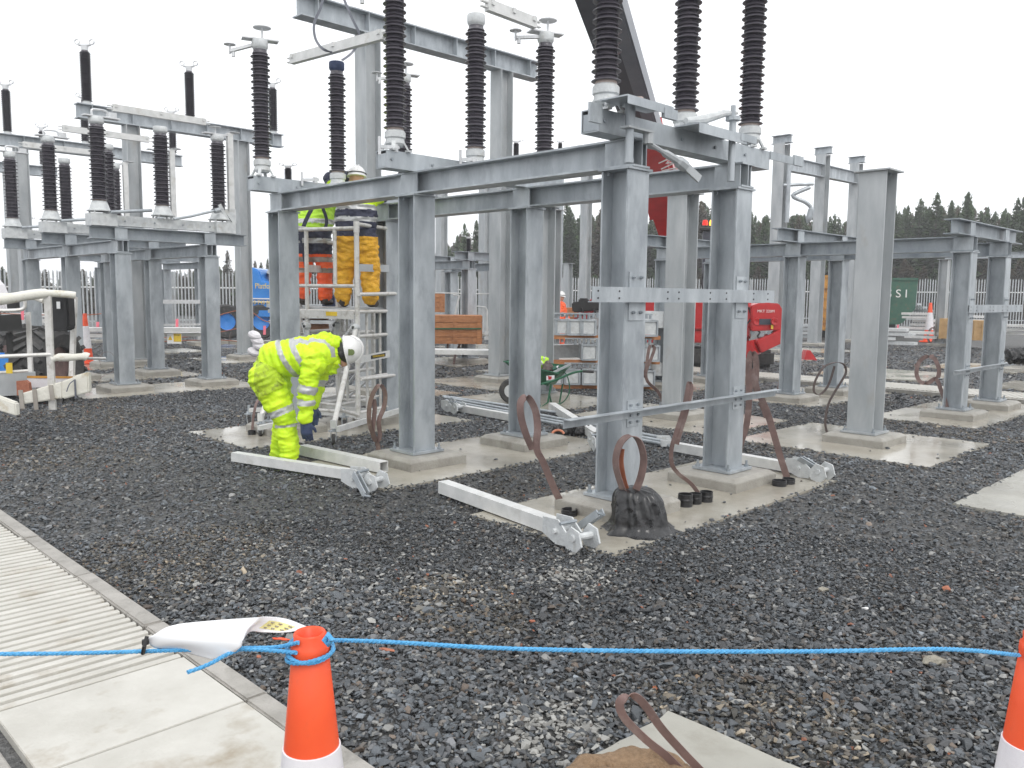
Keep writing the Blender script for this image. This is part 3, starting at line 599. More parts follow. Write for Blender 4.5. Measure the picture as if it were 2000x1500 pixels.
def disconnector(x0, x1, y, zb, label, ends='box', caps=True, kind='tri', bar=None, blue=False, w=.16, group='disconnectors on the frames'):
    r = empty('disconnector', (.0, y, zb), label, 'disconnector', group)
    h = .16 if kind == 'tri' else .195
    xs = (-.25, .755, 1.77) if kind == 'tri' else (-.155, .86, 1.86)
    b = MB()
    if kind == 'tri':
        b.hollow((x0, y, zb+h/2), (x1, y, zb+h/2), w, h); b.b2(x0+.006, x0+.012, y-w/2+.012, y+w/2-.012, zb+.012, zb+h-.03)
    else:
        b.b2(x0+.4, x1-.36, y-.06, y+.06, zb+.02, zb+h-.01); b.b2(x0, x0+.4, y-.14, y+.14, zb+.002, zb+h); b.b2(x1-.36, x1, y-.14, y+.14, zb+.002, zb+h)
    bb = b.build('base_beam', 'casting' if kind != 'tri' else 'galv', r)
    b = MB()
    for xx in np.arange(x0+.06, x1, .48): b.cyl((xx, y-w/2-.012, zb+h*.5), (xx, y-w/2+.002, zb+h*.5), .014, 6)
    b.build('bolts', 'galv_dark', bb)
    for k, x in enumerate(xs):
        mid = k == 1 and kind == 'tri'
        dz = -.045 if mid else 0
        z = zb+h+.001
        p = link('insulator', None, r, (x, 0, h+.001+dz)); p.empty_display_size = .05; p.scale = (1, 1, 1) if kind == 'tri' else (1.28, 1.28, 1)
        link('base_casting', (LOW if mid else TRI) if kind == 'tri' else BELL, p, (0, 0, .045 if mid else 0)); link('cement_ring', CEM, p); link('porcelain', PM, p)
        link('top_casting', CAPB if (blue and mid) else CAPM, p)
    top = zb+h+1.515
    # contact arms
    if kind == 'tri' and caps:
        for k, s in ((0, -1), (2, 1)):
            x = xs[k]; b = MB(); b.beam((x-.17*1-.0, y+.09, top), (x+.2, y-.05, top), .13, .014); b.cyl((x+.03, y, top), (x+.03, y, top+.12), .014, 8); ring_disc(b, (x+.03, y, top+.13), .1)
            e = V(x-.26, y+.2, top-.14) if k == 0 else V(x-.34, y+.12, top-.1)
            b.beam((x, y+.02, top-.04), e, .05, .03); b.cyl(e+V(0, 0, -.03), e+V(0, 0, .06), .012, 8); ring_disc(b, e+V(0, 0, .07), .065); b.cyl(e+V(.03, -.02, -.06), e+V(.03, -.02, .0), .02, 8)
            b.build('contact', 'alu', r)
    if bar:
        a, c = Vector(bar[0]), Vector(bar[1]); b = MB(); b.beam(a, c, .07, .11); d = (c-a).normalized()
        for q in (a+d*.05, c-d*.05, (a+c)/2):
            b.beam(q-d*.02+V(0, 0, .03), q+d*.02+V(0, 0, .03), .1, .05)
        for e, s in ((a, -1), (c, 1)):
            for o in (-.025, .025): b.beam(e+V(0, 0, o), e+d*s*.08+V(0, 0, o), .04, .012)
        b.build('switch_blade', 'alu_white', r)
    if kind == 'bell':
        b = MB(); x = xs[0]; b.b2(x-.2, x+.35, y-.07, y+.07, top, top+.02); b.tube(smoothpath([(x-.06, y, top+.02), (x-.06, y, top+.1), (x+.02, y, top+.12), (x+.16, y, top+.11), (x+.2, y, top+.02)]), .018, 8); b.b2(x+.18, x+.3, y-.06, y+.06, top+.02, top+.1); b.build('contact', 'alu', r)
        b = MB(); x = xs[2]; b.b2(x-.25, x+.1, y-.06, y+.06, top, top+.02); b.cyl((x-.03, y, top), (x-.03, y, top+.12), .012, 8); ring_disc(b, (x-.03, y, top+.13), .1); b.beam((x, y, top-.03), (x+.3, y, top+.06), .07, .04); ring_disc(b, (x+.32, y, top+.08), .1); b.build('contact', 'alu', r)
        b = MB(); b.tube([(xs[0]+.1, y-.2, zb+h+.02), (xs[0]+.75, y-.2, zb+h+.1)], .028, 10); b.tube([(xs[1]+.1, y-.2, zb+h-.02), (xs[1]+.4, y-.15, zb+h+.05), (xs[2]-.1, y-.2, zb+h+.2)], .022, 8)
        b.cyl((xs[2]-.18, y-.2, zb+h+.17), (xs[2]-.08, y-.2, zb+h+.2), .045, 10); b.build('drive_rod', 'galv', r)
        b = MB(); b.beam((xs[2]-.05, y-.12, zb+h+.3), (xs[2]+.12, y-.12, zb+h+.0), .03, .06); b.beam((xs[2]+.06, y-.12, zb+h+.22), (xs[2]+.22, y-.12, zb+h+.0), .03, .06); b.hollow((xs[2]+.25, y-.05, zb+h), (xs[2]+.25, y-.05, top+.1), .1, .1) if 0 else b.b2(xs[2]+.17, xs[2]+.3, y-.05, y+.05, zb+h, zb+h+.25); b.build('lever', 'casting', r)
        b = MB(); b.b2(xs[2]+.18, xs[2]+.28, y-.04, y+.04, zb+h+.25, top+.06); b.build('earthing_blade', 'alu_white', r)
    return r
ZB = 2.807
disconnector(-.42, 1.99, 0, ZB, 'nearest disconnector, three tall ribbed brown insulators cut off by the top of the photo', caps=False)
disconnector(-.41, 1.98, 2.5, ZB, 'middle disconnector on the big frame, its switch blade pointing right', bar=((.9, 2.5, 4.56), (1.6, 2.5, 4.54)))
disconnector(-.40, 1.98, 5.0, ZB, 'farthest disconnector on the big frame with a blue sling round its middle insulator', bar=((.575, 5.73, 4.56), (.76, 4.05, 4.56)), blue=True)
for y, lab in zip(LY, ('front disconnector of the left frame with three insulators under a white blade', 'second row disconnector of the left frame', 'rear disconnector of the left frame at the left edge')):
    disconnector(-.335, 2.1, y, 2.702, lab, kind='bell', bar=((.1, y, 4.60), (1.65, y, 4.60)))
# operating gear on the near beam
r = empty('earth_switch_gear', (0, -.1, ZB), 'earthing switch pipe, brackets and drooping link on the near beam', 'switch gear')
b = MB(); b.tube([at(1222, 330, 2.6) if 0 else V(-.22, -.2, 2.62), V(-.22, -.2, 3.0)], .03, 12); b.cyl((-.22, -.2, 2.84), (-.22, -.2, 3.01), .037, 12); b.cyl((-.22, -.2, 2.6), (-.22, -.2, 2.63), .034, 12); b.build('pipe', 'galv', r)
b = MB(); b.b2(-.42, .12, -.33, -.085, 3.012, 3.022); b.b2(-.42, .12, -.335, -.329, 2.96, 3.012); b.b2(.0, .16, -.34, -.31, 2.93, 3.0); b.b2(-.56, -.43, -.12, -.1, 2.85, 2.98); b.build('bracket', 'galv', r)
b = MB(); b.cyl((-.12, -.2, 3.023), (-.12, -.2, 3.05), .05, 12); b.cyl((-.12, -.2, 3.05), (-.12, -.2, 3.07), .03, 6); b.build('bearing', 'cement', r)
b = MB(); b.b2(-.28, .02, -.24, -.16, 2.835, 2.85); b.cyl((.0, -.2, 2.76), (.0, -.2, 2.85), .04, 10); b.tube(smoothpath([(.0, -.2, 2.77), (.12, -.22, 2.73), (.28, -.26, 2.67), (.36, -.28, 2.63)]), [.018]*8+[.03]*5+[.045]*6, 8); b.beam((.36, -.28, 2.64), (.5, -.32, 2.55), .02, .06); b.build('link_arm', 'galv_old', r)
r = empty('earth_switch_gear', (.9, -.1, ZB), 'bracket, wrapped joint and pipe in front of the middle near insulator', 'switch gear')
b = MB(); b.b2(.5, 1.2, -.3, -.083, 2.965, 2.975); b.b2(.5, 1.2, -.306, -.3, 2.9, 2.975) ; b.b2(1.1, 1.35, -.31, -.29, 2.92, 2.98); b.build('bracket', 'galv', r)
b = MB(); b.cyl((1.08, -.24, 2.6), (1.08, -.24, 3.12), .028, 12); b.cyl((1.08, -.24, 3.08), (1.08, -.24, 3.11), .06, 10); b.cyl((1.08, -.24, 3.11), (1.08, -.24, 3.2), .02, 8); b.build('pipe', 'galv', r)
b = MB(); b.tube([(.62, -.1, 3.03), (.8, -.14, 3.06), (1.0, -.2, 3.13), (1.14, -.24, 3.15)], [.025, .038, .03, .012], 10); b.beam((.62, -.06, 3.0), (.9, -.12, 3.02), .03, .05); b.build('wrapped_joint', 'casting', r)
b = MB(); b.b2(1.99, 2.5, -.09, -.08, 2.9, 2.97); b.b2(2.42, 2.6, -.1, -.08, 2.9, 2.99); b.build('arm_plate', 'galv', r)
# small fittings on the mid and far base beams
for (x, y), lb in (((.45, 2.38), 'small lever fitting just left of the middle insulator on the middle base beam'), ((-.5, 2.4), 'small lever fitting at the left tip of the middle base beam'), ((.2, 4.9), 'small lever fitting beside the left insulator of the far base beam')):
    r = empty('link_fitting', (x, y, ZB+.1), lb, 'fitting', 'lever fittings on the base beams')
    b = MB(); b.beam((x, y, ZB+.17), (x+.25, y+.05, ZB+.2), .03, .03); b.cyl((x, y, ZB+.1), (x, y, ZB+.26), .014, 8); b.cyl((x+.2, y+.04, ZB+.15), (x+.2, y+.04, ZB+.22), .03, 8); b.build('lever', 'alu', r)
# --- slim post insulators
PS = ins_mesh(.06, 1.12, .05, .085, .052, 16)
SB = ring_mesh('base_casting', [(0, 0), (.09, 0), (.09, .02), (.06, .03), (.06, .065), (0, .065)], 'casting')
def horns(b, z=1.12, s=1.):
    b.lathe([(0, z), (.055, z), (.06, z+.1), (0, z+.1)]); b.box((0, 0, z+.11), (.2*s, .06, .02))
    for q in (-1, 1):
        b.tube([(q*.06*s, 0, z+.11), (q*.1*s, 0, z+.15)], .012, 6)
        b.tube([V(q*(.12+.04*math.cos(t))*s, 0, z+.18+.05*math.sin(t)) for t in np.linspace(0, 6.28, 12, endpoint=False)], .012, 6, closed=True)
ST = MB(); horns(ST); ST = ST.build('clamp_horns', 'alu', hide=True)
def post_ins(x, y, z, label, rz=0., s=1.):
    r = empty('post_insulator', (x, y, z), label, 'insulator', 'slim post insulators', rz=YAW-1.57+rz); r.scale = (s, s, s)
    link('base_casting', SB, r, scale=(1.4, 1.4, 1)); link('porcelain', PS, r, scale=(1.4, 1.4, 1)); link('clamp_horns', ST, r, scale=(1.3, 1.3, 1))
zz = 5.642
post_ins(1.45, 15.7, zz, 'slim insulator on the left end of the nearest left portal')
post_ins(3.72, 15.7, zz, 'slim insulator in the middle of the nearest left portal beam')
post_ins(5.85, 15.7, zz, 'slim insulator on the right end of the nearest left portal')
x, y, _ = dist(12, 270, 25.8); post_ins(x, 20.9, zz, 'slim insulator on the left end of the second left portal')
post_ins(5.5, 20.9, zz, 'slim insulator on the right end of the second left portal')
post_ins(3.1, 20.9, zz, 'slim insulator in the middle of the second left portal')
post_ins(3.6, 26.4, zz, 'slim insulator on the right end of the third left portal')
for px, py, t, s, lab in ((563, 352, 19., 1., 'short post insulator with two horn clamps behind the far disconnector'), (1008, 300, 26., 1.1, 'slim insulator seen just left of the small twin horned one'), (1094, 292, 28., .9, 'small twin horned insulator above the long front rail'), (58, 445, 34, 1., 'distant twin horned insulator above the left frame'), (915, 480, 24, .9, 'short insulator standing on the small far frame')):
    p = dist(px, py, t); rr = empty('insulator_stand', (p.x, p.y, 0), lab, 'insulator stand', 'distant insulators on slim stands')
    zt = p.z-.25
    b = MB(); b.isec((p.x, p.y, 0), (p.x, p.y, zt), .2, .2); b.build('stand', 'galv', rr)
    q = link('insulator', PS, rr, (0, 0, zt), (0, 0, YAW-1.57), (s, s, .45*s)); link('clamp_horns', ST, q, (0, 0, 0), (0, 0, 0), (1, 1, 1) if 0 else (1.2, 1.2, 1.))
# cable sling from the crane to the blade of the far disconnector
r = empty('lifting_sling', (.7, 5, 4.5), 'dark lifting strap looped from above round the blue topped insulator', 'sling')
b = MB(); pl = [dist(634, -30, 10.4), dist(628, 10, 10.4), dist(614, 45, 10.4), dist(616, 75, 10.4), dist(630, 95, 10.4), dist(648, 102, 10.45)]; b.strip(smoothpath(pl), IMG_R+IMG_F*.5, .03, .006)
pl = [dist(660, -30, 10.8), dist(685, 30, 10.8), dist(702, 70, 10.85), dist(690, 100, 10.9), dist(668, 118, 10.8)]; b.strip(smoothpath(pl), IMG_R+IMG_F*.3, .03, .006); b.build('strap', 'boom_grey', r)
# ================================================================== palisade fence
fpx = [(-160, 38), (120, 39), (420, 41), (760, 45), (1060, 49), (1330, 52), (1600, 55), (1860, 58), (2160, 61)]
fr = empty('palisade_fence', dist(1000, 640, 48).xy.to_3d(), 'long grey palisade fence in front of the dark trees', 'fence')
pts = [dist(x, 640, d) for x, d in fpx]; pts = [V(p.x, p.y, 0) for p in pts]; H0, H1 = 2.45, 3.05
tot = len(pts)-1; pales = MB(); k0 = 0
for i in range(tot):
    a, c = pts[i], pts[i+1]; n = int((c-a).length/2.75)+1
    ha = H0+(H1-H0)*i/tot; hc = H0+(H1-H0)*(i+1)/tot
    for zf in (.16, .72):
        b = MB(); b.beam(a+V(0, 0, ha*zf), c+V(0, 0, hc*zf), .05, .06); b.build('fence_rail', 'white_paint' if zf > .5 else 'fence_steel', fr)
    for k in range(n):
        p = a.lerp(c, k/n); h = ha+(hc-ha)*k/n; b = MB(); b.isec(p+IMG_F*.12, p+IMG_F*.12+V(0, 0, h*.97), .1, .1, up=IMG_R); b.build('fence_post', 'fence_steel', fr)
    n = int((c-a).length/.155); d = (c-a).normalized(); nn = V(-d.y, d.x, 0)
    for k in range(n):
        p = a.lerp(c, (k+.5)/n)-nn*.04; h = (ha+(hc-ha)*k/n)*random.uniform(.99, 1.01); w2 = .034
        v = [p-d*w2+V(0, 0, .05), p+nn*-.02+V(0, 0, .05), p+d*w2+V(0, 0, .05), p-d*w2+V(0, 0, h-.12), p+nn*-.02+V(0, 0, h-.1), p+d*w2+V(0, 0, h-.12), p+V(0, 0, h)]
        pales.add(v, [(0, 1, 4, 3), (1, 2, 5, 4), (3, 4, 6), (4, 5, 6)])
tag(pales.build('pale', 'fence_steel', fr), None, None, kind='stuff')
# ================================================================== spruce trees
def crown_mesh(seed, H=10., R=1.9, dens=1., m='needles'):
    rr = random.Random(seed); b = MB(); z = .8
    while z < H:
        t = z/H; rad = R*(1-t)**.8*rr.uniform(.75, 1.12)+.05
        nb = max(5, int((10-5*t)*dens)); ph = rr.uniform(0, 6.28)
        for k in range(nb):
            a = ph+6.28*k/nb+rr.uniform(-.25, .25); L_ = rad*rr.uniform(.7, 1.15); dr = rr.uniform(-.1, .3)*L_*(1-t)+(.25*L_ if t > .8 else 0)*-1
            tip = V(math.cos(a)*L_, math.sin(a)*L_, -dr); sd = V(-math.sin(a), math.cos(a), 0)
            n = max(3, int(L_/.2))
            for q in range(n):
                s = (q+.6)/n; p = tip*s+V(0, 0, z); wv = (.3+.22*(1-s))*min(1, rad)*rr.uniform(.6, 1.2)
                for _ in range(2):
                    o = V(rr.gauss(0, .07), rr.gauss(0, .07), rr.gauss(0, .06)); e = sd*wv*rr.uniform(.5, 1)+tip.normalized()*wv*.35+V(0, 0, rr.uniform(-.16, .06)); f = -sd*wv*rr.uniform(.5, 1)+tip.normalized()*wv*.35+V(0, 0, rr.uniform(-.16, .06))
                    g2 = tip.normalized()*wv*rr.uniform(.5, .9)+V(0, 0, rr.uniform(-.05, .12))
                    c = p+o; b.add([c-tip.normalized()*.08, c+e, c+g2], [(0, 1, 2)]); b.add([c-tip.normalized()*.08, c+f, c+g2], [(0, 1, 2)])
        z += (.34-.14*t)*rr.uniform(.8, 1.2)
    for _ in range(14): p = V(0, 0, H-.35+rr.uniform(0, .4)); a = rr.uniform(0, 6.28); b.add([p, p+V(math.cos(a)*.12, math.sin(a)*.12, .05), p+V(0, 0, .2)], [(0, 1, 2)])
    return b.build('crown', m, hide=True)
CR_ = [crown_mesh(11), crown_mesh(12, R=1.6), crown_mesh(13, R=2.2, dens=1.15), crown_mesh(14, R=1.7, dens=.8), crown_mesh(15, R=2., m='needles_brown', dens=.7)]
TK = MB().cyl((0, 0, 0), (0, 0, 9.6), .13, 7, .02).build('trunk', 'bark', hide=True)
def skyline(px):     # how high the tree tops stand in the photograph
    K = [(-120, 500), (0, 505), (40, 520), (70, 530), (130, 525), (300, 520), (440, 500), (500, 490), (560, 495), (700, 470), (860, 470), (905, 440), (945, 445), (1000, 430), (1090, 405), (1150, 410), (1260, 420), (1380, 385), (1440, 408), (1520, 410), (1600, 415), (1660, 420), (1740, 400), (1820, 395), (1880, 392), (1940, 400), (2000, 398), (2140, 390)]
    for (a, y0), (c, y1) in zip(K[:-1], K[1:]):
        if a <= px <= c: return y0+(y1-y0)*(px-a)/(c-a)
    return 450
labs = {1880: 'tall pointed spruce at far right with bare sides', 1820: 'broad dark spruce at right behind the green skip', 1990: 'spruce with a thin spire at the right edge', 907: 'small lone spruce between the middle columns, left one', 930: 'taller small spruce right of the lone one between the middle columns', 1105: 'dark bushy spruce left of the tall slim post', 1395: 'spruce rising above the amber beacon'}
rt = random.Random(5); tx = -110; used = []
def tree(px, top, d, ci, label, group=None):
    q = dist(px, 560, d); h = 1.655+(dist(px, top, d).z-1.655)
    r = empty('spruce_tree', (q.x, q.y, 0), label, 'tree', group, rz=rt.uniform(0, 6.28)); s = h/10.; k = rt.uniform(.8, 1.15)
    r.scale = (min(s*k, s*1.2), min(s*k, s*1.2), s); link('crown', CR_[ci], r); link('trunk', TK, r)
for px, lab in labs.items(): tree(px, skyline(px)-14 if px not in (907, 930) else {907: 452, 930: 432}[px], 66 if px > 1000 else 60, {1880: 3, 1820: 2, 1990: 3, 907: 1, 930: 3, 1105: 2, 1395: 0}[px], lab)
while tx < 2130:
    if tx > 1000 or tx < 60 or 430 < tx < 600 or 850 < tx < 960:
        right = tx > 1000
        tree(tx+rt.uniform(-8, 8), skyline(tx)+rt.uniform(-10, 26), rt.uniform(64, 72), rt.choice([0, 1, 2, 3, 0, 2, 4]), [l for a, l in ((60, 'low spruce beyond the fence at the left edge'), (600, 'spruce beyond the fence near the blue lift'), (960, 'spruce seen between the middle columns'), (1240, 'dark spruce in the wood left of the near column'), (1480, 'dark spruce in the wood behind the two near columns'), (1690, 'dark spruce in the wood behind the row of three tall posts'), (1850, 'dark spruce in the wood above the green skip'), (9999, 'dark spruce in the wood above the right frame beams')) if tx < a][0], 'spruces in the wood beyond the fence')
    tx += rt.uniform(22, 36) if tx > 1000 else rt.uniform(30, 44)
# the mass of the wood behind: crowns too many and too far to count
vs = []; b = MB()
wood = bpy.data.meshes.new('woodland')
bmw = bmesh.new(); src = bpy.data.collections.new('crowns')
for k, me in enumerate(CR_): src.objects.link(bpy.data.objects.new('crown_src_%d' % k, me))
pp, sc, ix = [], [], []
for k in range(760):
    px = rt.uniform(-160, 2160); d = rt.uniform(72, 96); q = dist(px, 560, d); top = skyline(px)+rt.uniform(2, 26) if px > 1000 else skyline(px)+rt.uniform(8, 34)
    h = max(2.5, dist(px, top, d).z); pp.append((q.x, q.y, -.3)); sc.append((h/10*rt.uniform(.9, 1.3),)*2+(h/10,)); ix.append(rt.choice([0, 1, 2, 3, 4, 4]))
for k in range(420):      # low dark undergrowth between the trunks
    px = rt.uniform(-160, 2160) if k > 250 else rt.uniform(960, 2160); d = rt.uniform(63, 70); q = dist(px, 560, d); h = rt.uniform(3.5, 5.) if px > 960 else rt.uniform(2.8, 3.9); pp.append((q.x, q.y, -.6)); sc.append((.7, .7, h/10)); ix.append(rt.choice([4, 4, 0]))
me = bpy.data.meshes.new('woodland'); n = len(pp); me.vertices.add(n); me.vertices.foreach_set('co', np.array(pp, np.float32).ravel())
for nm, ty, dt, key in (('scl', 'FLOAT_VECTOR', np.array(sc, np.float32), 'vector'), ('rot', 'FLOAT_VECTOR', np.stack([np.zeros(n), np.zeros(n), RNG.uniform(0, 6.28, n)], 1).astype(np.float32), 'vector'), ('idx', 'INT', np.array(ix, np.int32), 'value')):
    a = me.attributes.new(nm, ty, 'POINT'); a.data.foreach_set(key, np.ascontiguousarray(dt).ravel())
wo = bpy.data.objects.new('woodland', me); COL.objects.link(wo); tag(wo, 'dark mass of conifers filling the background behind the fence', 'woodland', kind='stuff')
ng2 = ng.copy(); ng2.name = 'scatter_wood'
for nd in ng2.nodes:
    if nd.type == 'COLLECTION_INFO': nd.inputs[0].default_value = src
    if nd.type == 'INPUT_ATTRIBUTE' and nd.inputs[0].default_value == 'scl': nd.data_type = 'FLOAT_VECTOR'
sn = [nd for nd in ng2.nodes if nd.type == 'INPUT_ATTRIBUTE' and nd.inputs[0].default_value == 'scl'][0]
inst = [nd for nd in ng2.nodes if nd.type == 'INSTANCE_ON_POINTS'][0]
ng2.links.new(sn.outputs['Attribute'], inst.inputs['Scale'])
md = wo.modifiers.new('scatter', 'NODES'); md.node_group = ng2
# ================================================================== vehicles and stores in the yard
# --- red crane
d0 = 21.
r = empty('red_crane', dist(1400, 700, d0).xy.to_3d(), 'red crawler crane with a dark telescopic boom rising behind the near beam', 'crane')
def dv(x, y, d): return dist(x, y, d)
b = MB(); lo, mi, hi = dv(1328, 452, 20.), dv(1262, 258, 16.5), dv(1130, -60, 12.2)
b.beam(dv(1322, 452, 20.), dv(1275, 300, 17.5), .62, .72, up=IMG_R); bm_ = b.build('boom_base', 'red_paint', r)
d_ = (dv(1275, 300, 17.5)-dv(1332, 452, 20.)).normalized()
b = MB(); b.beam(dv(1296, 400, 18.9), dv(1262, 262, 16.6), .66, .62, up=IMG_R); b.build('boom_sleeve', 'red_paint', r)
b = MB(); a_, c_ = dv(1268, 292, 17.2), dv(1148, -70, 11.6); b.beam(a_, c_, .34, .56, up=IMG_R); bb = b.build('boom_section', 'boom_dark', r)
b = MB(); b.beam(a_, c_, .36, .05, up=IMG_R, off=(0, .31)); b.beam(a_, c_, .05, .2, up=IMG_R, off=(-.17, .2)); b.build('boom_rail', 'boom_grey', r)
t0, t1 = dv(1297, 318, 17.7), dv(1312, 350, 18.3); ax = (dv(1318, 352, 17.6)-dv(1298, 302, 16.6)).normalized()
bx = ax.cross((V(*CAM)-t0)).normalized()
text('lettering', 'MA', .42, dv(1304, 326, 16.0), ax, (bx if bx.dot(IMG_R) > 0 else -bx), 'white_paint', r)
b = MB(); b.cyl(dv(1294, 390, 19.), dv(1308, 442, 20.), .03, 8); b.cyl(dv(1300, 440, 19.7), dv(1345, 470, 20.2), .08, 8); b.build('cylinder', 'white_paint', r)
# body: housing, light bar, crawler, outrigger with its head
b = MB(); c = dv(1325, 650, d0); b.beam(dv(1250, 612, d0), dv(1460, 612, d0), 1.3, .75); b.beam(dv(1250, 655, d0), dv(1460, 655, d0), 1.2, .3); b.build('housing', 'red_paint', r, bevel=.03)
b = MB(); b.beam(dv(1262, 692, d0), dv(1500, 697, d0+.4), 1.5, .42); b.build('crawler_track', 'rubber', r, bevel=.08)
b = MB(); b.prism([(-.34, -.33), (.3, -.3), (.38, -.15), (.4, .05), (.24, .3), (-.2, .3), (-.38, .24)], dv(1493, 618, d0-1.), IMG_R, UP, .5); b.prism([(-.12, 0), (.12, 0), (.0, .14)], dv(1498, 598, d0-1.), IMG_R, UP, .1); b.build('outrigger_head', 'red_paint', r, bevel=.02)
b = MB(); b.prism([(-.14, -.07), (.14, -.07), (.14, .06), (-.14, .06)], dv(1495, 628, d0-1.27), IMG_R, UP, .02); hd = b.build('recess', 'boom_dark', r)
b = MB()
for qx in (1478, 1513): b.lathe([(.03, -.02), (.03, .02), (.075, .03), (.085, 0), (.085, -.02)], dv(qx, 628, d0-1.3), 16, axis=-IMG_F)
b.build('pivot_ring', 'red_paint', r)
b = MB(); b.prism([(-.045, -.1), (.045, -.1), (0, .07)], dv(1477, 617, d0-1.3), IMG_R, UP, .01); b.build('warning_label', 'white_paint', r)
b = MB(); b.b2(0, .001, 0, .001, 0, .001) if 0 else None
for qx in (1479, 1508): b.prism([(-.025, -.05), (.025, -.05), (.025, .04), (-.025, .04)], dv(qx, 638, d0-1.29), IMG_R, UP, .01)
b.build('reflector', 'yellow_paint', r)
text('lettering', 'MKT 220M', .085, dv(1496, 608, d0-1.27), IMG_R, UP, 'white_paint', r)
b = MB(); b.beam(dv(1420, 700, d0-1.), dv(1478, 677, d0-1.3), .3, .34); b.beam(dv(1478, 677, d0-1.3), dv(1540, 648, d0-1.), .26, .3); b.build('outrigger_beam', 'red_paint', r, bevel=.02)
b = MB(); b.beam(dv(1462, 595, d0-.8), dv(1455, 660, d0-1.1), .22, .28); b.build('outrigger_link', 'red_paint', r, bevel=.03); b = MB(); b.cyl(dv(1455, 640, d0-1.2), dv(1450, 668, d0-1.2), .035, 10); b.build('cylinder', 'white_paint', r)
b = MB(); q = at(1578, 703, 0); b.prism([(-.16, 0), (.2, 0), (.0, .27), (-.1, .27)], q, IMG_R, UP, .3); b.build('outrigger_foot', 'red_paint', r)
b = MB(); b.tube([dv(1510, 603, d0-.9)+V(0, 0, 0)+IMG_R*.1*math.cos(t)+UP*.1*math.sin(t) for t in np.linspace(0, 6.28, 12, endpoint=False)], .025, 6, closed=True); b.build('hose', 'black_plastic', r)
b = MB(); b.beam(dv(1366, 448, d0), dv(1392, 448, d0), .3, .05); b.tube([dv(1368, 455, d0), dv(1372, 448, d0), dv(1380, 452, d0), dv(1390, 447, d0)], .03, 6); b.build('light_bracket', 'black', r)
b = MB(); b.lathe([(0, .13), (.05, .12), (.065, .06), (.065, 0), (0, 0)], dv(1377, 440, d0), 12); b.build('beacon_red', 'beacon_red', r)
b = MB(); b.lathe([(0, .13), (.05, .12), (.065, .06), (.065, 0), (0, 0)], dv(1391, 440, d0), 12); b.build('beacon_amber', 'beacon_amber', r)
b = MB(); b.beam(dv(1380, 580, d0), dv(1380, 452, d0), .2, .14, up=IMG_F); b.build('mast', 'boom_dark', r)
# crane hydraulics on the left of the near column (red linkage, black engine cover)
b = MB(); b.beam(dv(1128, 626, d0), dv(1165, 590, d0), .3, .3); b.beam(dv(1118, 640, d0), dv(1140, 620, d0), .25, .3); b.beam(dv(1150, 615, d0), dv(1180, 596, d0), .2, .35); b.cyl(dv(1124, 640, d0-.2), dv(1124, 640, d0), .12, 10); b.build('linkage', 'red_paint', r, bevel=.03)
b = MB(); b.beam(dv(1118, 600, d0+.2), dv(1185, 594, d0+.2), .9, .25); b.beam(dv(1130, 588, d0), dv(1150, 588, d0), .2, .14); b.build('engine_cover', 'black', r, bevel=.03)
b = MB(); b.beam(dv(1148, 628, d0+.2), dv(1190, 618, d0+.2), .8, .45); b.build('tarpaulin', 'grey_cloth', r, bevel=.08)
b = MB()
for k, (x0, y0, x1, y1) in enumerate(((1462, 600, 1455, 660), (1470, 640, 1490, 665), (1506, 648, 1500, 672), (1135, 600, 1128, 636), (1160, 604, 1150, 630), (1372, 470, 1376, 580), (1385, 470, 1384, 580))):
    a_, c_ = dv(x0, y0, d0-1.25 if k < 3 else d0-.3), dv(x1, y1, d0-1.25 if k < 3 else d0-.3); b.tube(smoothpath([a_, a_.lerp(c_, .35)+IMG_R*.08, a_.lerp(c_, .7)-IMG_R*.05, c_]), .02, 6)
tag(b.build('hoses', 'black_plastic', r), None, None, kind='stuff')
b = MB()
for x0, y0 in ((1470, 650), (1488, 654), (1502, 650)): b.cyl(dv(x0, y0, d0-1.28), dv(x0, y0, d0-1.1), .05, 10)
tag(b.build('pins', 'galv_dark', r), None, None, kind='stuff')
# --- stack of galvanised boxes on pallets behind the wheelbarrow
r = empty('equipment_stack', at(1120, 758).xy.to_3d(), 'stacks of grey steel boxes on wooden battens behind the wheelbarrow', 'equipment stack')
for row, (zb_, cols, offx) in enumerate(((.08, (1085, 1118, 1152, 1200, 1245, 1262), 0), (.52, (1150, 1200, 1245, 1270), 0), (.96, (1072, 1098, 1122, 1147, 1200, 1240, 1265), 0))):
    b = MB(); b.beam(dist(1050, 600, 14.9).xy.to_3d()+V(0, 0, zb_-.03), dist(1290, 600, 15.3).xy.to_3d()+V(0, 0, zb_-.03), .12, .07); b.build('batten', 'wood', r)
    for cx in cols:
        q = dist(cx, 600, 15.2); b = MB(); p = V(q.x, q.y, zb_+.15); e = IMG_R*.13
        b.beam(p-IMG_F*.3, p+IMG_F*.3, .22, .22); b.build('box_section', 'casting', r)
        b = MB()
        for s in (-1, 1): b.beam(p+e*s-IMG_F*.32, p+e*s+IMG_F*.32, .03, .28)
        b.beam(p-IMG_F*.31-e+V(0, 0, .13), p-IMG_F*.31+e+V(0, 0, .13), .03, .03); b.beam(p-IMG_F*.31-e-V(0, 0, .13), p-IMG_F*.31+e-V(0, 0, .13), .03, .03)
        b.build('flange', 'galv', r)
    b = MB()
    for k in range(26): q = dist(1056+k*8.6, 600, 14.95); b.box((q.x, q.y, zb_+.35+random.uniform(-.02, .02)), (.04, .04, random.uniform(.05, .12)))
    b.beam(dist(1056, 600, 14.9).xy.to_3d()+V(0, 0, zb_+.39), dist(1275, 600, 15.1).xy.to_3d()+V(0, 0, zb_+.39), .04, .025)
    tag(b.build('bracket', 'galv', r), None, None, kind='stuff')
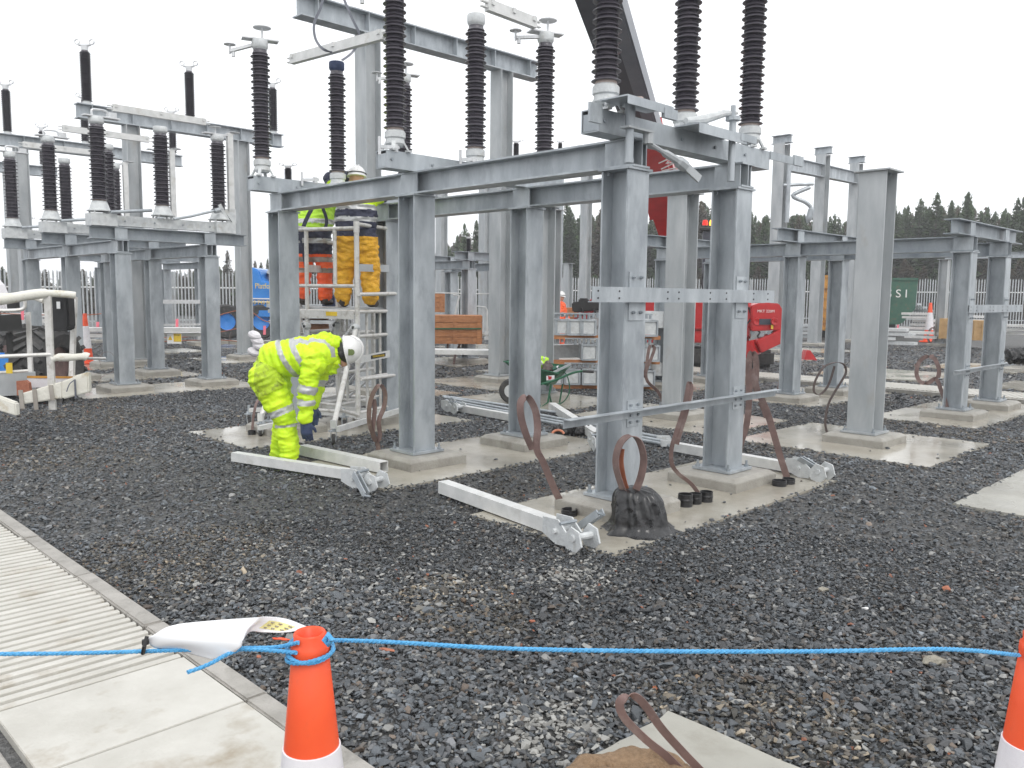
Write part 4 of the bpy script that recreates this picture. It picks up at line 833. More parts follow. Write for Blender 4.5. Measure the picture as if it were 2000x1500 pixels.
b = MB(); b.beam(dist(1050, 600, 15.6).xy.to_3d()+V(0, 0, .62), dist(1140, 600, 15.6).xy.to_3d()+V(0, 0, .66), .3, .24); b.build('steel_channel', 'casting', r); b = MB(); b.beam(dist(1230, 600, 15.6).xy.to_3d()+V(0, 0, .35), dist(1300, 600, 15.6).xy.to_3d()+V(0, 0, .35), .3, .24); b.build('steel_channel', 'casting', r); b = MB(); b.beam(dist(1230, 600, 15.6).xy.to_3d()+V(0, 0, 1.25), dist(1300, 600, 15.6).xy.to_3d()+V(0, 0, 1.25), .3, .3); b.build('steel_channel', 'casting', r)
# --- wooden crates
def crate(px0, px1, pyb, pyt, label, d, mt='wood', depth=1.2, group='wooden crates in the yard', planks=4):
    a = dist(px0, 600, d); c = dist(px1, 600, d); a.z = c.z = 0; zt = dist((px0+px1)/2, pyt, d).z; zb0 = max(.02, dist((px0+px1)/2, pyb, d).z)
    r = empty('crate', ((a+c)/2).xy.to_3d(), label, 'crate', group); n = planks; h = (zt-zb0)/n; dd = (c-a).normalized(); nn = V(-dd.y, dd.x, 0)
    b = MB(); b.beam((a+c)/2+nn*.03+V(0, 0, (zb0+zt)/2), (a+c)/2+nn*depth+V(0, 0, (zb0+zt)/2), (c-a).length-.02, zt-zb0-.02); b.build('core', mt, r)
    for k in range(n):
        b = MB(); z = zb0+h*(k+.5)
        b.beam(a+V(0, 0, z), c+V(0, 0, z), .03, h-.012); b.build('plank', mt, r)
        b = MB(); b.beam(c+nn*.03+dd*.012+V(0, 0, z), c+nn*depth+dd*.012+V(0, 0, z), .03, h-.012); b.build('plank', mt, r)
    for t in (.04, .5, .96):
        b = MB(); q = a.lerp(c, t)-nn*.03; b.beam(q+V(0, 0, zb0), q+V(0, 0, zt), .09, .025, up=nn); b.build('batten', mt, r)
    return r
cr1 = crate(838, 940, 672, 616, 'brown wooden crate with a green strap beside the small far frame', 19.3)
b = MB(); a = dist(838, 642, 19.23); c = dist(940, 642, 19.23); b.beam(a, c, .01, .03); b.build('strap', 'green_barrow', cr1)
crate(838, 885, 610, 572, 'wooden crate standing further back above the green strapped one', 26.)
crate(1106, 1148, 628, 601, 'wooden crate behind the short capped post', 27.)
crate(1838, 1878, 662, 622, 'square brown plywood crate beside the striped cone', 33., 'wood_pale', planks=3)
crate(1892, 1925, 665, 626, 'round edged plywood drum crate right of the square one', 32., 'wood_pale', planks=3)
# --- skips
def skip(name, px0, px1, pyb, pyt, d, mt, label, ribs=0):
    a = dist(px0, 600, d); c = dist(px1, 600, d); zt = dist(px1, pyt, d).z; zb0 = dist(px1, pyb, d).z; r = empty(name, ((a+c)/2).xy.to_3d(), label, 'skip')
    a.z = c.z = 0; dd = (c-a).normalized(); nn = V(-dd.y, dd.x, 0); b = MB()
    L_ = (c-a).length
    b.prism([(-L_/2, zb0+.3), (L_/2-.7, zb0+.3), (L_/2-.5, zb0+.4), (L_/2-.05, zb0+1.), (L_/2, zt), (-L_/2, zt)], (a+c)/2+nn*1.1, dd, UP, 2.2); b.build('body', mt, r)
    b = MB(); b.beam(a+V(0, 0, zt), c+V(0, 0, zt), .1, .1); b.build('rim', mt, r)
    b = MB(); b.beam(a+V(0, 0, zb0+.15)+nn*.4, c-dd*.8+V(0, 0, zb0+.15)+nn*.4, .2, .3); b.build('skid', 'black', r)
    for k in range(ribs):
        b = MB(); z = zb0+.4+(zt-zb0-.4)*(k)/ribs; b.beam(a-nn*.03+V(0, 0, z), c-nn*.03-dd*.1+V(0, 0, z), .06, .12); b.build('rib', mt, r)
    return r, a, c, dd, nn
r, a, c, dd, nn = skip('waste_skip', 1600, 1790, 648, 545, 41., 'green_skip', 'dark green steel waste skip behind the lone front right post')
text('lettering', 'S S I', .5, dist(1752, 574, 40.8), dd, UP, 'white_paint', r, ext=.004)
text('lettering', 'WASTE', .16, dist(1741, 596, 40.8), dd, UP, 'white_paint', r, ext=.004) if 0 else None
skip('waste_skip', 1590, 1690, 662, 540, 37., 'yellow_skip', 'rusty yellow ribbed skip between the right frame columns', ribs=5)
# --- stacks of pale timber / steel by the fence at right, boxes
def lumber(px0, px1, py, d, label, n=4, mt='alu_white', th=.09):
    a = dist(px0, 600, d); c = dist(px1, 600, d); r = empty('beam_stack', ((a+c)/2).xy.to_3d(), label, 'stack', 'stacks of pale steel lying in the yard'); z0 = dist(px0, py, d).z; z0 = max(z0, .05)
    for k in range(n):
        b = MB(); j = random.uniform(-.3, .3); b.beam(V(a.x, a.y, z0+k*th*1.6)+IMG_R*j, V(c.x, c.y, z0+k*th*1.6)+IMG_R*j-IMG_F*random.uniform(0, .4), .5, th); b.build('beam', mt, r)
lumber(1772, 1822, 640, 38, 'pale steel lengths stacked right of the green skip', 5)
lumber(1775, 1800, 618, 44, 'grey timber heap against the fence beside the skip', 5, 'galv_old')
lumber(1775, 1830, 657, 34, 'low tray of steel fittings left of the striped cone', 2)
lumber(1905, 1945, 632, 40, 'white lengths stacked right of the plywood crates', 3)
lumber(1520, 1590, 655, 36, 'steel bits heaped behind the crane outrigger', 4, 'galv_old')
lumber(300, 400, 650, 26, 'white lengths lying below the fence under the left frame', 1)
lumber(400, 640, 668, 27, 'long pale slab lying behind the blue lift', 1, 'concrete_light')
lumber(540, 700, 628, 24, 'pale beams stacked behind the orange trousered worker', 4, 'galv_old')
lumber(10, 160, 650, 24, 'white stacked lengths behind the lift basket', 4)
lumber(840, 1000, 686, 17, 'long white lengths lying in front of the brown crate', 1)
lumber(150, 420, 655, 23, 'white and grey channels lying under the left frame', 2)
for k, (px0, px1, py, d, lab) in enumerate(((1190, 1250, 640, 30, 'pale steel lengths far off behind the near column'), (960, 1045, 660, 24, 'grey lengths lying left of the equipment stack'), (1700, 1770, 668, 30, 'galvanised lengths lying in front of the green skip'), (250, 300, 640, 30, 'short pale lengths near the fence under the left frame'), (1950, 2050, 650, 36, 'pale lengths lying at the right edge of the yard'), (700, 800, 640, 28, 'pale lengths seen behind the scaffold tower'))):
    lumber(px0, px1, py, d, lab, 2+k % 3, ('galv_old', 'alu_white', 'casting')[k % 3])
crate(560, 640, 655, 615, 'brown crate half hidden behind the access towers', 24.)
# crowd control barrier near the crates
r = empty('barrier', dist(905, 640, 22).xy.to_3d(), 'pale tubular crowd barrier behind the crates', 'barrier')
b = MB(); A = lambda x, y: dist(x, y, 22.)
b.tube([A(928, 650), A(928, 602), A(932, 598), A(948, 600), A(952, 606), A(952, 652)], .02, 6); b.tube([A(845, 572), A(955, 574)], .018, 6); b.tube([A(885, 576), A(897, 577), A(888, 618)], .03, 6)
for k in range(8): b.tube([A(931+k*2.7, 602), A(931+k*2.7, 648)], .008, 4)
tag(b.build('bars', 'alu_white', r), None, None)
# --- blue boom lift behind the left portal
r = empty('boom_lift', at(500, 642).xy.to_3d(), 'blue boom lift with orange lettering behind the big frame', 'boom lift')
Q = lambda x, y, d=33.: dist(x, y, d)
b = MB(); o = Q(470, 595); o.z = 0; S_ = 33.5/1638
def zz_(y): return 1.655+(570.5-y)*S_
b.prism([(.38, zz_(598)), (1.9, zz_(598)), (1.9, zz_(572)), (1.45, zz_(552)), (1.12, zz_(548)), (.98, zz_(530)), (.75, zz_(526)), (.38, zz_(527))], o, IMG_R, UP, 1.9); b.build('body', 'blue_paint', r, bevel=.06)
b = MB(); b.prism([(-.3, zz_(612)), (2.0, zz_(612)), (2.0, zz_(601)), (-.3, zz_(601))], o-IMG_F*.05, IMG_R, UP, 2.); b.build('chassis', 'blue_paint', r)
b = MB()
for yy in (580.5, 586): b.prism([(.4, zz_(yy+1)), (1.45, zz_(yy+1)), (1.45, zz_(yy-1)), (.4, zz_(yy-1))], o-IMG_F*1., IMG_R, UP, .03)
b.build('stripe', 'white_paint', r)
text('lettering', 'de Platforms', .27, Q(514, 559, 31.5), IMG_R, UP, 'yellow_paint', r, sx=.86); text('lettering', '0845 743 8098', .2, Q(510, 591, 31.45), IMG_R, UP, 'yellow_paint', r, sx=.9)
for px, rr_ in ((441, .62), (508, .62)):
    b = MB(); p = Q(px, 600, 31.9); p.z = rr_; b.lathe([(.3, -.18), (rr_-.06, -.2), (rr_, -.14), (rr_, .14), (rr_-.06, .2), (.3, .18), (.3, -.18)], p, 26, axis=(IMG_R*.45+IMG_F*-.9).normalized()); wl = b.build('wheel', 'rubber', r)
    b = MB(); b.lathe([(0, .1), (.28, .14), (.3, .2), (.3, -.1), (0, -.1)], p, 18, axis=(IMG_R*.45+IMG_F*-.9).normalized()); b.build('rim', 'blue_paint', wl)
b = MB(); b.beam(Q(525, 525, 32.5), Q(560, 545, 32.5), .8, .35); b.build('boom', 'galv_old', r)
# --- white lift with foam wrapped basket at the left edge
r = empty('lift_basket', dist(90, 780, 10.6).xy.to_3d(), 'work basket with rails wrapped in white foam at the left edge', 'lift basket')
B = lambda x, y, d=10.6: dist(x, y, d)
b = MB(); pts_ = [B(-60, 590, 10.2), B(0, 586, 10.4), B(60, 576, 10.6), B(95, 573), B(130, 575), B(148, 577)]; b.tube(smoothpath(pts_, 4), [.055]*12+[.04]*8+[.035], 12); b.tube([B(-60, 577, 11.3), B(60, 578, 11.3), B(85, 588, 11.2)], .03, 8); b.build('foam_wrap', 'foam', r)
b = MB(); b.tube(smoothpath([B(100, 702), B(115, 698), B(140, 698), B(165, 696), B(172, 698)], 4), [.035]*4+[.045]*4+[.038]*4+[.048]*4+[.04], 12); b.build('foam_wrap', 'foam', r)
b = MB(); b.beam(B(93, 575), B(103, 800), .075, .03, up=IMG_F); b.beam(B(55, 610, 11.4), B(62, 770, 11.2), .05, .03, up=IMG_F); b.beam(B(146, 580, 11.2), B(140, 740, 11), .05, .05, up=IMG_F)
b.tube([B(-40, 698), B(102, 692)], .022, 10); b.tube([B(-30, 730, 11.), B(55, 724, 11.)], .018, 10); b.tube(smoothpath([B(-30, 606, 11), B(30, 606, 11), B(48, 600, 11), B(47, 580, 11)], 4), .02, 8); b.tube([B(170, 700), B(205, 700, 11)], .016, 8); b.build('rail', 'tower_tube', r)
b = MB(); b.prism([(-.11, -.21), (.09, -.2), (.12, -.16), (.12, .2), (.0, .21), (-.09, .2)], B(120, 611, 10.9), IMG_R, UP, .16); cn = b.build('document_tube', 'black_plastic', r, bevel=.015)
b = MB(); b.prism([(-.02, -.04), (.02, -.04), (.02, .04), (-.02, .04)], B(114, 596, 10.79), IMG_R, UP, .004); b.build('label', 'paper', cn)
def foamplate(a, c, h0, h1):
    b = MB(); nn = IMG_F*.04; v = []
    for p, h in ((a, h0), (c, h1)):
        for s in (-1, 1):
            for k in (0, 1): v.append(p+nn*s+V(0, 0, h*k))
    b.add(v, [(0, 1, 3, 2), (4, 6, 7, 5), (0, 4, 5, 1), (2, 3, 7, 6), (1, 5, 7, 3), (0, 2, 6, 4)]); return b
foamplate(B(125, 779), B(177, 766), .2, .235).build('foam_pad', 'foam', r, bevel=.012); foamplate(B(42, 790), B(126, 777), .12, .19).build('foam_pad', 'foam', r, bevel=.012)
foamplate(B(-30, 792, 10.2), B(36, 812, 10.2), .16, .14).build('foam_pad', 'foam', r, bevel=.012); foamplate(B(113, 754, 11), B(170, 744, 11.), .07, .1).build('foam_pad', 'foam', r, bevel=.012)
b = MB()
for x, y0, y1 in ((40, 762, 798), (67, 760, 800), (99, 752, 782)): b.beam(B(x, y0, 10.54), B(x+4, y1, 10.54), .045, .012, up=IMG_F)
b.build('tape', 'tape_grey', r)
b = MB(); b.strip(smoothpath([B(146, 741, 10.55), B(147, 755, 10.54), B(148, 778, 10.55)]), IMG_R, .02, .008); b.strip(smoothpath([B(146, 742, 10.5), B(136, 750, 10.5), B(130, 765, 10.5)]), IMG_R, .01, .006); b.build('strap', 'boom_grey', r)
b = MB(); b.beam(B(-40, 752, 11.2), B(70, 748, 11.2), .1, .26, up=UP); b.build('step_panel', 'galv_old', r)
b = MB(); b.prism([(-.07, -.08), (.08, -.08), (.07, .06), (.03, .09), (-.07, .08)], B(47, 758, 10.9), IMG_R, UP, .05); b.build('tail_lamp', 'brick', r)
b = MB(); b.prism([(-.26, -.055), (.26, -.05), (.26, .055), (-.26, .05)], B(98, 748, 10.95), IMG_R, UP, .01); sg = b.build('warning_label', 'white_sleeve', r)
b = MB(); b.prism([(-.26, .055), (.26, .055), (.26, .08), (-.26, .08)], B(98, 748, 10.94), IMG_R, UP, .01); b.build('warning_stripe', 'yellow_skip', r)
b = MB(); b.prism([(-.035, -.06), (.035, -.06), (.035, .06), (-.035, .06)], B(18, 719, 10.95), IMG_R, UP, .008); b.build('yellow_tag', 'yellow_paint', r)
b = MB(); b.beam(B(-40, 633, 11.3), B(42, 629, 11.3), .3, .18); b.build('control_box', 'black', r); b = MB(); b.beam(B(18, 650, 11.3), B(20, 690, 11.3), .05, .05, up=IMG_F); b.build('control_lever', 'black', r); b = MB(); b.beam(B(25, 585, 11.3), B(27, 608, 11.3), .1, .08, up=IMG_F); b.build('control_lever', 'black', r)
b = MB(); b.prism([(-.6, -.12), (.13, -.1), (.02, .2), (-.05, .28), (-.6, .28)], B(0, 590, 11.6), IMG_R, UP, .2); b.build('hood_panel', 'white_sleeve', r, bevel=.02)
# machine chassis behind the basket
r = empty('lift_chassis', dist(60, 740, 15).xy.to_3d(), 'blue machine chassis with a large lugged tyre behind the lift basket', 'machine')
for px, d in ((92, 14.2), (15, 15.4)):
    b = MB(); p = B(px, 690, d); R_ = .56; p.z = R_; ax = (IMG_F*.95+IMG_R*.3).normalized() if px > 50 else (IMG_R*.5+IMG_F*.85).normalized()
    ax = (IMG_R*.98-IMG_F*.1).normalized()
    b.lathe([(.28, -.22), (R_-.1, -.27), (R_-.04, -.24), (R_-.03, 0), (R_-.04, .24), (R_-.1, .27), (.28, .22), (.28, -.22)], p, 28, axis=ax); wl = b.build('tyre', 'rubber', r)
    d_, s_, u_ = frame_of(ax)
    for k in range(20):
        for sg in (-1, 1):
            b = MB(); t = 6.283*(k+.5*(sg > 0))/20; t2 = t+.33; q0 = p+(s_*math.cos(t)+u_*math.sin(t))*(R_-.02)+ax*sg*.26; q1 = p+(s_*math.cos(t2)+u_*math.sin(t2))*(R_-.02)+ax*sg*.0
            b.beam(q0, q1, .055, .075, up=(q0+q1)/2-p); b.build('tread_lug', 'rubber', wl)
    b = MB(); b.lathe([(0, .12), (.26, .12), (.28, .15), (.28, -.15), (0, -.12)], p, 20, axis=-ax); b.build('rim', 'copper', wl)
b = MB(); b.beam(B(-60, 725, 15.6), B(52, 725, 15.4), 1.2, .42); b.build('chassis', 'boom_dark', r, bevel=.04)
b = MB(); b.prism([(-.9, -.2), (.15, -.25), (.42, -.08), (.4, .25), (-.9, .25)], B(0, 722, 14.4), IMG_R, UP, .1); b.build('guard', 'blue_paint', r, bevel=.02)
b = MB(); b.beam(B(-50, 690, 15.), B(110, 668, 15.), .2, .12); b.cyl(B(72, 683, 14.8), B(72, 683, 14.7), .07, 12); b.build('axle', 'copper', r)
# --- traffic cones in the distance
def cone_mesh(h, r0=.034, r1=.128, n=36):
    parts = []; rad = lambda z: r1+(r0-r1)*z/h
    b = MB(); b.lathe([(r1+.03, .03), (r1, .034)]+[(rad(z), z) for z in np.linspace(.05, h-.06, 8)]+[(r0+.004, h-.058), (r0+.006, h-.04), (r0+.005, h-.026), (r0-.001, h-.02), (r0, h-.004), (r0-.003, h), (r0-.009, h-.003), (r0-.012, h-.07), (0, h-.072)], n=n); parts.append(('cone_body', b.build('cone_body', 'orange_cone', hide=True, sharp=70)))
    b = MB(); z0, z1 = .31*h, .75*h; b.lathe([(rad(z0), z0), (rad(z0)+.003, z0), (rad(z1)+.003, z1), (rad(z1), z1+.001)], n=n); parts.append(('reflective_sleeve', b.build('reflective_sleeve', 'white_sleeve', hide=True, sharp=60)))
    b = MB(); b.box((0, 0, .015), (.42, .42, .03)); parts.append(('base', b.build('base', 'orange_cone', hide=True, bevel=.008)))
    return parts
CM = cone_mesh(1.0)
def cone(p, label, s=1.):
    r = empty('traffic_cone', p, label, 'traffic cone', 'red and white traffic cones', rz=.3); r.scale = (s, s, s)
    for nm, me in CM: link(nm, me, r)
    return r
p = at(1813, 668); cone((p.x, p.y, 0), 'small striped cone far off at right beside the plywood crate', 1.55)
p = dist(165, 600, 21.5); cone((p.x, p.y, 0), 'striped cone at left between the basket and the left frame', 1.15)
# --- danger sign on its tape, red white tape
r = empty('warning_sign', dist(341, 660, 22.6), 'white and yellow danger sign hung on the tape under the left frame', 'sign')
c = dist(341, 661, 22.6); b = MB(); b.prism([(-.19, -.13), (.17, -.13), (.18, .13), (-.18, .13)], c, IMG_R, UP, .01); b.build('panel', 'paper', r)
b = MB(); b.prism([(-.02, -.08), (.17, -.08), (.17, .12), (-.02, .12)], c-IMG_F*.01, IMG_R, UP, .004); b.prism([(-.16, -.04), (-.05, -.04), (-.105, .07)], c-IMG_F*.01, IMG_R, UP, .004); b.build('yellow_field', 'yellow_paint', r)
text('lettering', 'Danger', .055, c-IMG_F*.014+IMG_R*.075+V(0, 0, .09), IMG_R, UP, 'black', r)
r = empty('barrier_tape', dist(400, 670, 23), 'sagging red and white tape strung through the far left yard', 'tape')
b = MB()
for seg in ([(150, 640), (230, 648), (330, 660), (420, 650), (470, 640)], [(300, 668), (420, 664), (520, 672)], [(420, 618), (480, 605), (520, 628), (560, 620)], [(0, 612), (150, 616), (260, 606)]):
    b.tube(smoothpath([dist(x, y, 23.5) for x, y in seg], 5), .012, 4)
b.build('tape', 'brick', r)
for px, py, lb in ((106, 607, 'pink flag seen behind the lift basket, right one'), (43, 615, 'pink flag seen behind the lift basket, left one'), (190, 638, 'pink flag right of the striped cone at left'), (345, 632, 'pink flag on the post under the left frame'), (388, 655, 'white flag on the tape under the left frame'), (516, 645, 'pink flag below the tyres of the blue lift'), (1753, 640, 'pink flag on the tape in front of the green skip')):
    q = dist(px, py, 23.4 if px < 1000 else 37); rr = tag(MB().prism([(-.03, -.12), (.04, -.12), (.05, .12), (-.02, .12)], q, IMG_R, UP, .01).build('marker_tag', 'pink_tag' if px != 388 else 'paper'), lb, 'tag', 'flags on the site tape')
# ================================================================== scaffold towers
def tower(Mx, My, a, bv, ztop, zp, label, near=True):
    Mp = V(Mx, My, 0); a = Vector(a); bv = Vector(bv); r = empty('scaffold_tower', Mp, label, 'scaffold tower', 'aluminium access towers')
    def tb(nm, p, q, rad=.024, m='tower_tube', par=None): return MB().tube([p, q], rad, 12).build(nm, m, par or r)
    cs = {'M': Mp, 'R': Mp+a, 'L': Mp+bv, 'B': Mp+a+bv}
    for k, p in cs.items():
        tb('standard', p+V(0, 0, .16), p+V(0, 0, ztop-.02), .031)
        b = MB()
        b.tube([p+V(0, 0, ztop-.1), p+V(0, 0, ztop+.03)], .036, 12); b.tube([p+V(0, 0, zp-.25), p+V(0, 0, zp-.12)], .034, 12); tag(b.build('coupler', 'tower_tube', r), None, None, kind='stuff')
    for p, q, zs in ((Mp, Mp+a, (ztop, zp-.03, zp-.33, .62, .2)), (Mp+bv, Mp+a+bv, (ztop-.02, zp-.03, zp-.33, .8, .2)), (Mp, Mp+bv, (ztop-.05, zp-.03, .86, zp-.36, .2)), (Mp+a, Mp+a+bv, (ztop-.05, zp+.6, zp-.03, .2))):
        for z in zs: tb('rung', p+V(0, 0, z), q+V(0, 0, z), .024)
    # guard frame uprights, toe plates, protruding ledger
    tb('standard', Mp+bv*.35+V(0, 0, zp+.3), Mp+bv*.35+V(0, 0, ztop-.05), .024); tb('standard', Mp+bv*.82+V(0, 0, .2), Mp+bv*.82+V(0, 0, ztop-.05), .026)
    tb('rung', Mp+V(0, 0, zp+.28), Mp+bv+V(0, 0, zp+.28), .022)
    n = a.normalized(); nb = bv.normalized()
    if near:
        tb('rung', Mp-nb*.06-n*.05+V(0, 0, zp+.18), Mp-nb*.06+a*1.12+V(0, 0, zp+.2), .024)
        tb('rung', Mp-nb*.05+n*.0+V(0, 0, .62), Mp-nb*.05+a*1.02+V(0, 0, .6), .022)
        b = MB(); b.beam(Mp-nb*.03+V(0, 0, zp+.5), Mp-nb*.03+a+V(0, 0, zp+.52), .006, .09); b.build('toe_plate', 'galv_old', r)
        b = MB(); b.beam(Mp+bv*.9+a*.1+V(0, 0, zp+.5), Mp+bv+a+V(0, 0, zp+.5), .006, .09); b.build('toe_plate', 'alu', r)
        b = MB(); b.beam(Mp-nb*.03+V(0, 0, .86), Mp-nb*.03+a+V(0, 0, .9), .008, .09); sp = b.build('side_plate', 'alu_white', r)
        b = MB(); b.beam(Mp-nb*.037+a*.25+V(0, 0, .872), Mp-nb*.037+a*.6+V(0, 0, .886), .004, .045); b.build('name_label', 'black', sp)
        text('lettering', 'YOUNGMAN BOSS', .034, Mp-nb*.041+a*.425+V(0, 0, .878), a, UP, 'yellow_paint', sp)
    b = MB(); b.beam(Mp+nb*.03+n*.03+a*.0+bv*.5*.0+V(0, 0, zp-.01)+bv*.5, Mp+a*.97+V(0, 0, zp-.01)+bv*.5, bv.length*.92, .045); b.build('platform', 'galv_old', r)
    b = MB(); b.beam(Mp-n*.03+nb*.03+V(0, 0, zp-.07), Mp-n*.03+bv*.96+V(0, 0, zp-.07), .01, .1); fp = b.build('fascia', 'tower_tube', r)
    b = MB(); b.beam(Mp-n*.037+bv*.3+V(0, 0, zp-.06), Mp-n*.037+bv*.48+V(0, 0, zp-.06), .004, .05); b.build('blue_label', 'yellow_paint', fp)
    # ladder verticals on the M-R side below the platform
    for t in (.3, .62): tb('ladder_stile', Mp+a*t+bv*.06+V(0, 0, .2), Mp+a*t+bv*.06+V(0, 0, zp-.05), .018)
    for z in (.35, .6, .85, 1.1): tb('ladder_rung', Mp+a*.3+bv*.06+V(0, 0, z), Mp+a*.62+bv*.06+V(0, 0, z), .014)
    tb('brace', Mp+a*.02+V(0, 0, zp-.1), Mp+bv*.9+V(0, 0, .35), .018, 'alu'); tb('brace', Mp+a+bv*.1+V(0, 0, .8), Mp+a*1.02+bv*.9+V(0, 0, .25), .018, 'alu')
    b = MB(); b.beam(Mp-a*.05+V(0, 0, .16), Mp+a*1.12+V(0, 0, .16), .04, .06); b.beam(Mp+bv-a*.05+V(0, 0, .16), Mp+bv+a*1.1+V(0, 0, .16), .04, .06)
    for q in (0., .5, 1.): b.beam(Mp+a*q+V(0, 0, .165), Mp+a*q+bv+V(0, 0, .165), .035, .045)
    b.build('base_frame', 'alu_white', r)
    b = MB()
    for p in (Mp-n*.05+V(0, 0, zp-.22), Mp+bv*.8-n*.05+V(0, 0, zp-.22)): b.lathe([(.02, -.05), (.045, -.04), (.05, .0), (.03, .05), (.02, .05)], p, 12, axis=-n); b.box(p-V(0, 0, .07), (.05, .05, .08))
    b.build('clamp', 'casting', r)
    def caster(p, rz):
        d = V(math.cos(rz), math.sin(rz), 0); sd = V(-d.y, d.x, 0); c = empty('caster', p, None, None); c.parent = r; c.location = Vector(p)-Mp
        w = p+d*.03; w = V(w.x, w.y, .062)
        b = MB(); b.lathe([(.0, -.018), (.03, -.02), (.056, -.018), (.06, -.01), (.06, .01), (.056, .018), (.03, .02), (0, .018)], w, 18, axis=sd); b.build('wheel', 'rubber', c)
        b = MB(); b.lathe([(0, -.023), (.03, -.023), (.035, -.019), (.035, .019), (.03, .023), (0, .023)], w, 14, axis=sd); b.build('hub', 'casting', c)
        b = MB()
        for s in (-1, 1): b.prism([(-.03, -.012), (.03, -.012), (.045, .09), (-.045, .09)], V(w.x, w.y, .062)+sd*.028*s-d*.01, d, UP, .005)
        b.box((p.x, p.y, .152), (.09, .075, .012)); b.beam((p.x, p.y, .15), V(p.x, p.y, .16)-d*.14+V(0, 0, .0), .05, .012); b.cyl((p.x, p.y, .15), (p.x, p.y, .26), .018, 10); b.build('fork', 'galv', c)
    if near:
        for foot, top, hi in ((at(652, 868, .0), Mp-n*.02+V(0, 0, zp-.2), 1), (at(510, 852, 0), Mp+bv-n*.02+V(0, 0, zp-.02), 1)):
            f = V(foot.x, foot.y, .2); tb('outrigger', f, top, .03); k = f.lerp(top, .16); tb('outrigger_strut', k, V(*(Mp if foot.x > -.2 else Mp+bv).xy, .17), .02)
            b = MB(); b.hollow(f+V(0, 0, -.02), f+V(0, 0, .07), .06, .06, up=IMG_R); b.build('socket', 'alu_white', r); caster(foot, -2.2)
        for foot in (at(487, 832, 0), at(703, 826, 0), at(672, 838, 0)): caster(foot, -2.)
        p0, p1 = at(487, 832, 0), at(510, 852, 0)
        b = MB(); b.beam(V(p0.x, p0.y, .2), V(*(Mp+bv).xy, .2), .04, .05); b.beam(at(505, 836, .17), at(590, 818, .2), .04, .05); b.beam(at(660, 838, .18), at(785, 800, .18), .04, .06); b.build('base_bar', 'alu_white', r)
    else:
        for p in cs.values(): caster(p, -2.)
    return r
tower(.76, 4.62, (.92, .4, 0), (-.33, .84, 0), 2.49, 1.47, 'pale aluminium scaffold tower on castors that the worker in yellow trousers stands on')
q = dist(604, 600, 11.5)
tower(q.x+.12, q.y-.5, (.8, .35, 0), (-.2, .6, 0), 2.36, 1.47, 'second access tower under the worker in orange trousers', near=False)
# ================================================================== people
def capsule(b, p0, p1, r0, r1, wide=None, ratio=1., n=18):
    p0, p1 = Vector(p0), Vector(p1); d = (p1-p0); L_ = d.length
    if L_ < 1e-5: d = V(0, 0, 1); L_ = 1e-5
    d.normalize(); wd = Vector(wide) if wide is not None else frame_of(d)[1]; wd = (wd-d*wd.dot(d)).normalized(); u = d.cross(wd)
    rings = []
    for k in range(5): t = math.pi/2*(1-k/4.); rings.append((p0-d*r0*math.sin(t), max(r0*math.cos(t), .001)))
    for k in range(1, 4): rings.append((p0.lerp(p1, k/4), r0+(r1-r0)*k/4))
    for k in range(5): t = math.pi/2*k/4.; rings.append((p1+d*r1*math.sin(t), max(r1*math.cos(t), .001)))
    vs = [c+(wd*math.cos(2*math.pi*j/n)*ratio+u*math.sin(2*math.pi*j/n))*r for c, r in rings for j in range(n)]
    fs = [(i*n+j, i*n+(j+1) % n, (i+1)*n+(j+1) % n, (i+1)*n+j) for i in range(len(rings)-1) for j in range(n)]
    fs += [tuple(range(n))[::-1], tuple((len(rings)-1)*n+j for j in range(n))]
    b.add(vs, fs)
